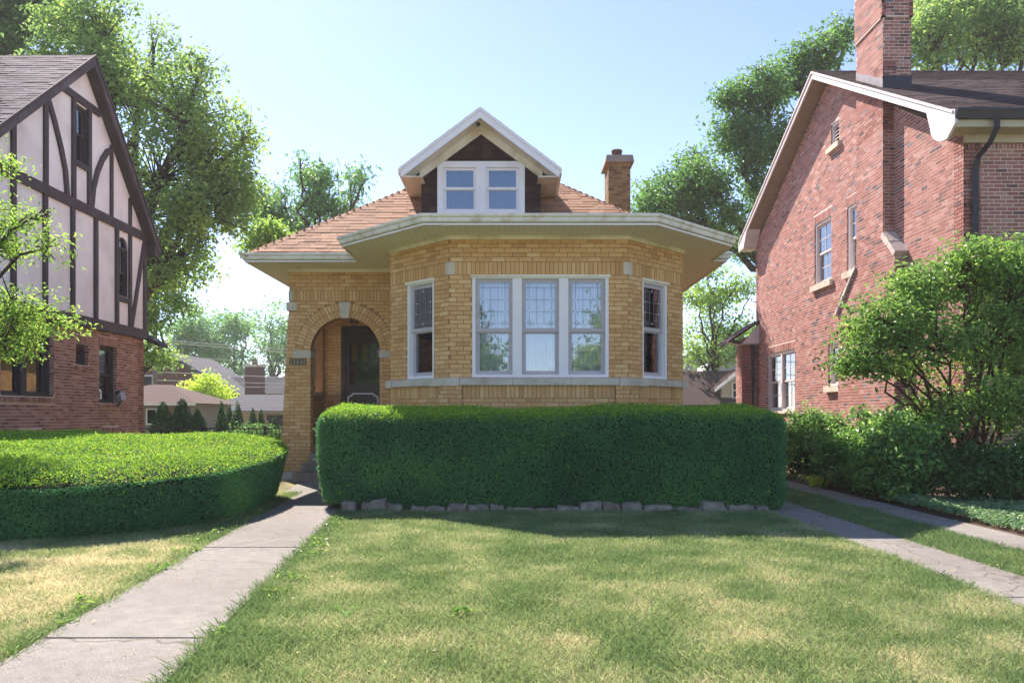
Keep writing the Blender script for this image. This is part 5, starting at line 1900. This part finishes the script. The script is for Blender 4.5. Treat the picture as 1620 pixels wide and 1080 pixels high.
for i, (lst, lab) in enumerate(((([(262, 545, 30), (290, 530, 36), (275, 575, 36)]), 'distant pale tree nearest the utility pole'),
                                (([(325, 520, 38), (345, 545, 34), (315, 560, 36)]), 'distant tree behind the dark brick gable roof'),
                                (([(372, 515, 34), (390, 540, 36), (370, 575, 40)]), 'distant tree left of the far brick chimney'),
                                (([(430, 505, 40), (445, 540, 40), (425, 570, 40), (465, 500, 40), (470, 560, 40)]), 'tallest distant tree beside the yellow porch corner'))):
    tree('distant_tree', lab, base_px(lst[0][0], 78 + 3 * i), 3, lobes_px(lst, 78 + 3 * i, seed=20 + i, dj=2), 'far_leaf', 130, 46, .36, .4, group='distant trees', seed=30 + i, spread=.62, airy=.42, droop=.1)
# near small trees
tree('young_tree', 'light green branches reaching in before the stucco wall', (-7.6, 9.6, 0), 1.6,
     lobes_px([(10, 372, 50), (78, 385, 26), (30, 500, 55), (92, 512, 28), (5, 540, 45), (-5, 262, 24), (-60, 330, 70), (-70, 480, 80), (50, 345, 24), (-90, 240, 60)], 9.5, seed=10, dj=.25), 'locust_leaf', 260, 34, .06, .085, seed=40, spread=.12, aspect=.42, dead=14, flat=.5)
tree('multi_stem_tree', 'small multi-stemmed tree with shiny leaves before the red brick corner', (7.05, 12.0, 0), 0,
     lobes_px([(1365, 562, 38), (1400, 505, 52), (1450, 462, 56), (1520, 440, 56), (1590, 430, 56), (1625, 480, 60), (1480, 540, 62), (1560, 530, 62), (1612, 570, 55), (1358, 520, 28), (1430, 590, 36), (1540, 402, 34), (1600, 400, 30), (1660, 540, 60), (1390, 585, 30), (1470, 620, 45), (1560, 620, 50), (1610, 650, 45), (1345, 580, 26), (1500, 660, 34)], 12.1, seed=11, dj=.5), 'lilac_leaf', 760, 34, .085, .042, bark='red_bark', seed=41, spread=.14, airy=.36, aspect=.5,
     stems=[(-.75, .1, 1.1), (-.45, -.1, 1.3), (-.1, .1, 1.1), (.3, 0, 1.3), (.6, -.1, 1.2)], dead=16)
for (x, d, rx, ry, rz, lab, sd) in ((5.78, 11.85, .72, .75, .66, 'leafy privet shrub nearest the multi-stemmed tree', 50), (5.95, 13.6, .75, .95, .66, 'middle leafy privet shrub along the red brick wall', 51), (5.85, 15.5, .72, 1.0, .66, 'farthest leafy privet shrub beside the boxy hedge end', 52)):
    tree('privet_shrub', lab, (x, d, 0), .25, [((x, d, rz), (rx, ry, rz), 4), ((x - .2, d - .25, rz * .75), (rx * .75, ry * .7, rz * .7), 3), ((x + .2, d + .2, rz * 1.15), (rx * .7, ry * .7, rz * .75), 3)], 'privet_leaf', 230, 44, .085, .035, seed=sd, spread=.11, airy=.3, aspect=.5, cat='shrub', group='privet shrubs beside the driveway', shell=.7)
tree('yew_shrub', 'dark spreading shrub under the multi-stemmed tree', (7.0, 11.0, 0), .2, [((6.75, 11.0, .42), (.62, .5, .40), 3), ((7.4, 11.1, .48), (.7, .6, .46), 3), ((6.3, 11.2, .45), (.45, .5, .38), 2)], 'yew_leaf', 190, 60, .07, .05, seed=53, spread=.12, cat='shrub', shell=.6)
# ground cover
gc = MB()
n = 26000
x, y = RS.uniform(5.12, 9.2, n), RS.uniform(6.2, 11.4, n)
m = (x > 5.2 + .12 * vnoise(x, y + 3, 2, 61)) & (x < 5.4 + (y - 4.5) * .9) & (vnoise(x + 2, y + 2, 2.6, 63) > .28)
x, y = x[m], y[m]
z = .03 + .13 * vnoise(x + 4, y + 4, 2.2, 65) * RS.uniform(.3, 1.1, len(x))
leaves(gc, np.stack((x, y, z), 1), unit(RS.normal(size=(len(x), 3)) * .45 + np.array((0, 0, 1))), RS.uniform(.045, .085, len(x)), .6 * vnoise(x, y, 1.5, 66) + .4 * RS.rand(len(x)), aspect=.55, droop=.1)
tag(gc.build('ground_cover', 'ground_leaf'), 'grey-green leafy ground cover beside the driveway', 'ground cover', kind='stuff')
# daylily tuft
dl = thing('daylily_clump', 'clump of pale strap leaves beside the hedge and driveway', 'plant', (5.22, 13.6, 0))
db = MB()
for i in range(70):
    a = RS.uniform(0, 2 * np.pi)
    L = RS.uniform(.3, .5)
    p0 = np.array((5.22, 13.6, 0)) + RS.normal(size=3) * (.06, .06, 0)
    dr3 = np.array((math.cos(a), math.sin(a), 0))
    pts = [p0 + dr3 * L * t * .8 + np.array((0, 0, L * (1.5 * t - 1.25 * t * t))) for t in (0, .35, .7, 1.0)]
    sd = np.array((-dr3[1], dr3[0], 0)) * .011
    v = [p + sd * k * s_ for p, k in zip(pts, (1, 1, .7, .1)) for s_ in (1, -1)]
    db.add(v, [(0, 1, 3, 2), (2, 3, 5, 4), (4, 5, 7, 6)], float(RS.rand()))
db.build('leaf_blades', 'lime_leaf', dl)


# ------------------------------------------------------------------ conifers in the back yard
def conifer(name, label, x, d, h, r, n, seed, group, leaf=.09):
    global RS
    old = RS
    RS = np.random.RandomState(seed)
    t = thing(name, label, 'tree', (x, d, 0), group)
    MB().tube([(x, d, -.05), (x, d, h * .5), (x, d, h * .9)], [.06, .045, .01], 6).build('trunk', 'bark', t)
    f = 1 - np.sqrt(RS.rand(n))
    f = f * .97
    a = RS.uniform(0, 2 * np.pi, n)
    rr = r * np.minimum(1, (1 - f) * 1.15) ** .8 * (.8 + .28 * RS.rand(n)) * (.88 + .2 * np.sin(a * 5 + f * 17))
    p = np.stack((x + np.cos(a) * rr, d + np.sin(a) * rr, .05 + f * h), 1)
    nn = unit(np.stack((np.cos(a), np.sin(a), np.full(n, .35)), 1) + RS.normal(size=(n, 3)) * .5)
    mb = MB()
    leaves(mb, p, nn, leaf * RS.uniform(.7, 1.4, n), None, droop=-.5, aspect=.5)
    mb.build('crown', 'conifer_leaf', t)
    RS = old


for i, (px, d, top, r, lab) in enumerate(((258, 25, 634, .55, 'broad dark evergreen beside the brown brick corner'), (288, 26, 629, .6, 'tallest broad dark evergreen behind the black fence'), (312, 25.5, 648, .5, 'rightmost broad dark evergreen behind the black fence'))):
    conifer('broad_evergreen', lab, (px - PX) * d / F, d, EYE + (PY - top) * d / F, r, 3600, 60 + i, 'broad evergreens')
for i, (px, d, top, r, lab) in enumerate(((350, 29, 633, .3, 'first narrow evergreen from the tan garage'), (363, 31, 640, .26, 'slim narrow evergreen, second from the tan garage'), (376, 29, 634, .34, 'third narrow evergreen from the tan garage'), (400, 31, 645, .3, 'fourth narrow evergreen, before the grey roof garage'), (413, 32, 648, .26, 'fifth narrow evergreen, before the grey roof garage'), (434, 31, 660, .26, 'shortest narrow evergreen next to the yellow porch'))):
    conifer('narrow_evergreen', lab, (px - PX) * d / F, d, EYE + (PY - top) * d / F, r, 1800, 70 + i, 'narrow evergreens')
tree('juniper_shrub', 'low spreading juniper before the narrow evergreens', base_px(408, 24.5), .2, [(W(400, 690, 24.5), (.75, .5, .38)), (W(435, 692, 24.5), (.45, .5, .33))], 'privet_leaf', 110, 40, .09, .04, seed=77, spread=.14, cat='shrub')
tree('lime_shrub', 'round yellow-green tree before the far dark brick house', base_px(330, 48), 1.5, lobes_px([(325, 620, 30), (345, 628, 26), (308, 635, 22)], 48, seed=12, dj=.5), 'lime_leaf', 90, 50, .2, .1, seed=78, spread=.35)
# black fence
fn = thing('metal_fence', 'low black metal fence behind the broad rounded hedge', 'fence', (-9, 22.6, 0))
for z in (.25, .83):
    MB().box((-10.6, 22.58, z), (-5.2, 22.62, z + .035)).build('rail', 'black_metal', fn)
for i in range(4):
    x = -10.5 + i * 1.75
    MB().box((x - .035, 22.565, 0), (x + .035, 22.635, .92)).build('post', 'black_metal', fn)
pk = MB()
for i in range(48):
    x = -10.45 + i * .11
    pk.box((x, 22.592, .1), (x + .016, 22.608, .86))
pk.build('pickets', 'black_metal', fn)['kind'] = 'stuff'


# ------------------------------------------------------------------ buildings beyond
def gable_roof_x(x0, x1, y0, ym, y1, ze, zr, parent, mat, th=.12):
    """ridge along x"""
    mb = MB()
    mb.prism([(x0, y0, ze), (x0, ym, zr), (x0, ym, zr - th), (x0, y0, ze - th)], [(x1, y0, ze), (x1, ym, zr), (x1, ym, zr - th), (x1, y0, ze - th)])
    mb.prism([(x0, ym, zr), (x0, y1, ze), (x0, y1, ze - th), (x0, ym, zr - th)], [(x1, ym, zr), (x1, y1, ze), (x1, y1, ze - th), (x1, ym, zr - th)])
    return mb.build('roof', mat, parent)


# tan garage with brown roof
ga = thing('tan_garage', 'tan sided garage with brown hip roof behind dark evergreens', 'garage', (-15, 36, 0))
MB().box((-18.5, 34, 0), (-13.75, 39, 1.75)).build('wall', 'tan_siding', ga)
for i in range(8):
    MB().box((-18.5, 33.985, .1 + i * .2), (-13.74, 34.0, .285 + i * .2)).build('siding_board', 'tan_siding', ga)
mb = MB()
mb.add([(-18.9, 33.6, 1.72), (-13.35, 33.6, 1.72), (-13.35, 39.4, 1.72), (-18.9, 39.4, 1.72), (-16.6, 36.5, 2.6), (-15.6, 36.5, 2.6)], [(0, 1, 5, 4), (1, 2, 5), (2, 3, 4, 5), (3, 0, 4), (0, 3, 2, 1)])
mb.build('roof', 'far_brown_roof', ga)
MB().box((-17.3, 34.7, 2.1), (-17.0, 34.95, 2.3)).build('roof_vent', 'dark_metal', ga)
gdr = MB().box((-17.9, 33.93, 0), (-16.9, 33.984, 1.6)).build('door', 'white_paint', ga)
sub(gdr, MB().box((-17.7, 33.91, .95), (-17.1, 33.929, 1.45)), 'pane', 'dark_interior')
gwn = MB().box((-15.6, 33.93, .8), (-14.7, 33.984, 1.5)).build('window', 'white_paint', ga)
sub(gwn, MB().box((-15.53, 33.91, .86), (-15.18, 33.929, 1.44)), 'pane', 'dark_interior')
sub(gwn, MB().box((-15.12, 33.91, .86), (-14.77, 33.929, 1.44)), 'pane', 'dark_interior')
MB().sweep([(-18.9, 33.6, 1.62), (-13.35, 33.6, 1.62)], [(0, 0), (.09, 0), (.1, .1), (0, .1)]).build('gutter', 'white_paint', ga)
# grey roofed garage
gg = thing('grey_roof_garage', 'long garage with grey roof and beige wall left of the porch', 'garage', (-12, 43, 0))
MB().box((-15.8, 41, 0), (-6, 46, 1.55)).build('wall', 'beige_siding', gg)
mb = MB()
mb.prism([(-16.3, 40.6, 1.42), (-14.6, 43.5, 2.32), (-6, 43.5, 2.32), (-6, 40.6, 1.42)], [(-16.3, 40.6, 1.38), (-14.6, 43.5, 2.26), (-6, 43.5, 2.26), (-6, 40.6, 1.38)])
mb.build('roof', 'far_roof', gg)
for x in (-12.1, -9.2):
    MB().tube([(x, 42.9, 2.05), (x, 42.9, 2.35), (x, 42.9, 2.45)], [.16, .2, .08], 8).build('roof_vent', 'flashing', gg)
MB().box((-15.9, 40.62, 1.3), (-6, 40.68, 1.42)).build('fascia', 'beige_siding', gg)
MB().box((-12.6, 40.95, .2), (-8.5, 41.0, 1.2)).build('garage_door', 'dark_metal', gg)
# far dark brick house
fh = thing('far_brick_house', 'far dark brick house with steep grey roof and chimney', 'house', (-23, 62, 0))
x0, x1 = -28.5, -20.2
MB().prism([(x0, 60, 0), (x1 - .4, 60, 0), (x1 - .4, 60, 2.6), (-25.9, 60, 5.7), (x0, 60, 4.2)], [(x0, 68, 0), (x1 - .4, 68, 0), (x1 - .4, 68, 2.6), (-25.9, 68, 5.7), (x0, 68, 4.2)]).build('wall', 'far_brick', fh)
MB().prism([(-25.9, 59.6, 5.95), (x1 + .6, 59.6, 2.2), (x1 + .6, 59.6, 2.0), (-25.9, 59.6, 5.7)], [(-25.9, 69, 5.95), (x1 + .6, 69, 2.2), (x1 + .6, 69, 2.0), (-25.9, 69, 5.7)]).build('roof', 'far_roof', fh)
MB().prism([(-25.9, 59.6, 5.95), (-29.5, 59.6, 4.0), (-29.5, 59.6, 3.8), (-25.9, 59.6, 5.7)], [(-25.9, 69, 5.95), (-29.5, 69, 4.0), (-29.5, 69, 3.8), (-25.9, 69, 5.7)]).build('roof', 'far_roof', fh)
MB().prism([(-23.5, 62, 2.0), (-17.5, 62, 2.0), (-17.5, 65.5, 4.3), (-23.5, 65.5, 4.3)], [(-23.5, 62, 1.9), (-18.5, 62, 1.9), (-17.5, 65.5, 4.2), (-23.5, 65.5, 4.2)]).build('wing_roof', 'far_roof', fh)
MB().box((-20.8, 63.4, 0), (-17.6, 68, 3.0)).build('wing_wall', 'far_brick', fh)
fhc = MB().box((-20.6, 61.4, 0), (-19.3, 62.2, 4.9)).build('chimney', 'far_brick', fh)
sub(fhc, MB().box((-20.7, 61.3, 4.9), (-19.2, 62.3, 5.1)), 'chimney_cap', 'limestone')
sub(fhc, MB().tube([(-19.95, 61.8, 5.1), (-19.95, 61.8, 5.5)], [.25, .22], 8), 'flue_pot', 'terracotta')
ww = MB().box((-28.0, 59.93, 3.1), (-27.0, 59.99, 4.2)).build('window', 'pink_white_paint', fh)
sub(ww, MB().box((-27.9, 59.9, 3.2), (-27.1, 59.92, 4.1)), 'pane', 'dark_interior')
for (x, z, l) in ((-24.4, 4.4, .9), (-22.4, 2.9, .35)):
    MB().prism([(x, 60.5, z + .2), (x + .15, 60.5, z + .12), (x + .15, 61.6, z + .3), (x, 61.6, z + .36)], [(x, 60.5, z), (x + .15, 60.5, z - .1), (x + .15, 61.6, z), (x, 61.6, z)]).build('skylight', 'dark_metal', fh)
# pale house beside the porch
ph = thing('pale_house', 'pale blue-grey house with hip roof behind the grey garage', 'house', (-16, 64, 0))
MB().box((-20, 62.5, 0), (-12, 70, 2.9)).build('wall', 'pale_siding', ph)
MB().add([(-20.5, 62, 2.85), (-11.5, 62, 2.85), (-11.5, 70.5, 2.85), (-20.5, 70.5, 2.85), (-16.5, 66, 5.1), (-15.5, 66, 5.1)], [(0, 1, 5, 4), (1, 2, 5), (2, 3, 4, 5), (3, 0, 4), (0, 3, 2, 1)]).build('roof', 'far_roof', ph)
w_ = MB().box((-19.3, 62.42, 1.3), (-17.6, 62.48, 2.4)).build('window', 'white_paint', ph)
sub(w_, MB().box((-19.2, 62.38, 1.4), (-18.5, 62.41, 2.3)), 'pane', 'dark_interior')
sub(w_, MB().box((-18.4, 62.38, 1.4), (-17.7, 62.41, 2.3)), 'pane', 'dark_interior')
# garage at the end of the driveway
gd = thing('back_garage', 'garage with brown roof and small white dormer behind the driveway', 'garage', (11, 44, 0))
MB().box((8.5, 42.5, 0), (17, 48, 1.9)).build('wall', 'beige_siding', gd)
gable_roof_x(8.0, 17.5, 42.0, 45.0, 48.3, 1.75, 3.7, gd, 'far_brown_roof')
dm = MB().prism([(11.2, 42.6, 1.9), (13.2, 42.6, 1.9), (13.2, 42.6, 2.75), (12.2, 42.6, 3.55), (11.2, 42.6, 2.75)], [(11.2, 44.8, 1.9), (13.2, 44.8, 1.9), (13.2, 44.8, 2.75), (12.2, 44.8, 3.55), (11.2, 44.8, 2.75)]).build('dormer', 'beige_siding', gd)
for sx in (-1, 1):
    sub(dm, MB().prism([(12.2, 42.3, 3.72), (12.2 + sx * 1.4, 42.3, 2.6), (12.2 + sx * 1.4, 42.3, 2.45), (12.2, 42.3, 3.56)], [(12.2, 45, 3.72), (12.2 + sx * 1.4, 45, 2.6), (12.2 + sx * 1.4, 45, 2.45), (12.2, 45, 3.56)]), 'dormer_roof', 'far_brown_roof')
    sub(dm, MB().prism([(12.2, 42.24, 3.70), (12.2 + sx * 1.42, 42.24, 2.58), (12.2 + sx * 1.42, 42.24, 2.42), (12.2, 42.24, 3.52)], [(12.2, 42.29, 3.70), (12.2 + sx * 1.42, 42.29, 2.58), (12.2 + sx * 1.42, 42.29, 2.42), (12.2, 42.29, 3.52)]), 'rake_board', 'white_paint')
sub(dm, MB().box((11.75, 42.56, 2.1), (12.7, 42.59, 2.95)), 'window_frame', 'white_paint')
sub(dm, MB().box((11.83, 42.53, 2.16), (12.62, 42.555, 2.5)), 'pane', 'dark_interior')
sub(dm, MB().box((11.83, 42.53, 2.56), (12.62, 42.555, 2.9)), 'pane', 'dark_interior')
gr = thing('far_grey_house', 'far house with grey roof rising behind the back garage', 'house', (13, 62, 0))
MB().box((12, 60, 0), (24, 68, 3.2)).build('wall', 'pale_siding', gr)
gable_roof_x(11.5, 24.5, 59.5, 64, 68.5, 3.1, 6.0, gr, 'far_roof')
MB().prism([(13.6, 59.4, 3.4), (14.6, 59.4, 5.0), (15.6, 59.4, 3.4)], [(13.6, 63, 3.4), (14.6, 63, 5.0), (15.6, 63, 3.4)]).build('gable', 'pale_siding', gr)

# ------------------------------------------------------------------ utility pole and wires
pp = thing('utility_pole', 'grey wooden utility pole beside the brown brick corner', 'pole', (-22.4, 50, 0))
MB().tube([(-22.4, 50, -.1), (-22.4, 50, 8)], [.17, .12], 10).build('pole', 'pole_wood', pp)
MB().box((-23.3, 49.93, 5.6), (-21.5, 50.07, 5.75)).build('crossarm', 'pole_wood', pp)
WL = ['highest', 'second highest', 'third', 'fourth', 'fifth', 'lowest']
for i, (ya, yb, dd) in enumerate(((537, 553, 50.2), (540, 558, 50.5), (562, 575, 50.3), (588, 597, 49.8), (601, 607, 49.9), (612, 612, 50.1))):
    a, b = W(244, ya, 50), W(460, yb, dd)
    far = a + (b - a) * 4.0
    pts = []
    for t in np.linspace(0, 1, 25):
        p = a + (far - a) * t
        p[2] = a[2] + (b[2] - a[2]) * min(1, t * 4) + (0 if t < .25 else (t - .25) * .4)
        pts.append(p)
    o = MB().tube(pts, [.022] * 25, 5).build('power_line', 'wire')
    tag(o, '%s power line strung across the back yards' % WL[i], 'wire', 'power lines')

# ------------------------------------------------------------------ trees across the street, seen in the window reflections
tree('street_tree', 'tall tree across the street mirrored in the bay windows', (-4.5, -24, 0), 3, [((-4.5, -24, 6.6), (2.6, 3, 2.6)), ((-6.5, -24, 5), (2.4, 2.5, 2)), ((-2.2, -24, 4.6), (1.6, 2.4, 1.4))], 'oak_leaf', 200, 50, .3, .25, seed=90, spread=.5)
tree('street_tree', 'second tree across the street mirrored in the windows', (7.5, -25, 0), 3, [((7.4, -25, 6.8), (2.2, 3, 2.6)), ((9, -25, 5), (2.4, 2.5, 2)), ((5.2, -25, 4.4), (1.8, 2.4, 1.3))], 'maple_leaf', 200, 50, .3, .25, seed=91, spread=.5)

tree('street_tree', 'third tree across the street mirrored in the door glass', (-11.5, -25, 0), 2.5, [((-11.5, -25, 5.6), (2.4, 2.4, 2.6)), ((-13.6, -25, 4.4), (2, 2.2, 1.9)), ((-9.6, -25, 4.2), (1.7, 2, 1.5))], 'oak_leaf', 200, 50, .3, .25, seed=92, spread=.45)

# ------------------------------------------------------------------ summer haze
hm = bpy.data.materials.new('haze')
hm.use_nodes = True
hn = hm.node_tree
hn.nodes.clear()
ho = hn.nodes.new('ShaderNodeOutputMaterial')
hv = hn.nodes.new('ShaderNodeVolumePrincipled')
hv.inputs['Color'].default_value = (0.93, 0.96, 1.0, 1)
hv.inputs['Density'].default_value = HAZE
hv.inputs['Anisotropy'].default_value = 0.2
hn.links.new(hv.outputs[0], ho.inputs['Volume'])
MATS['haze'] = hm
hz = MB().box((-310, -310, -1), (310, 310, 24)).build('haze', 'haze')
tag(hz, 'thin pale summer haze over the whole street', 'haze', kind='stuff')
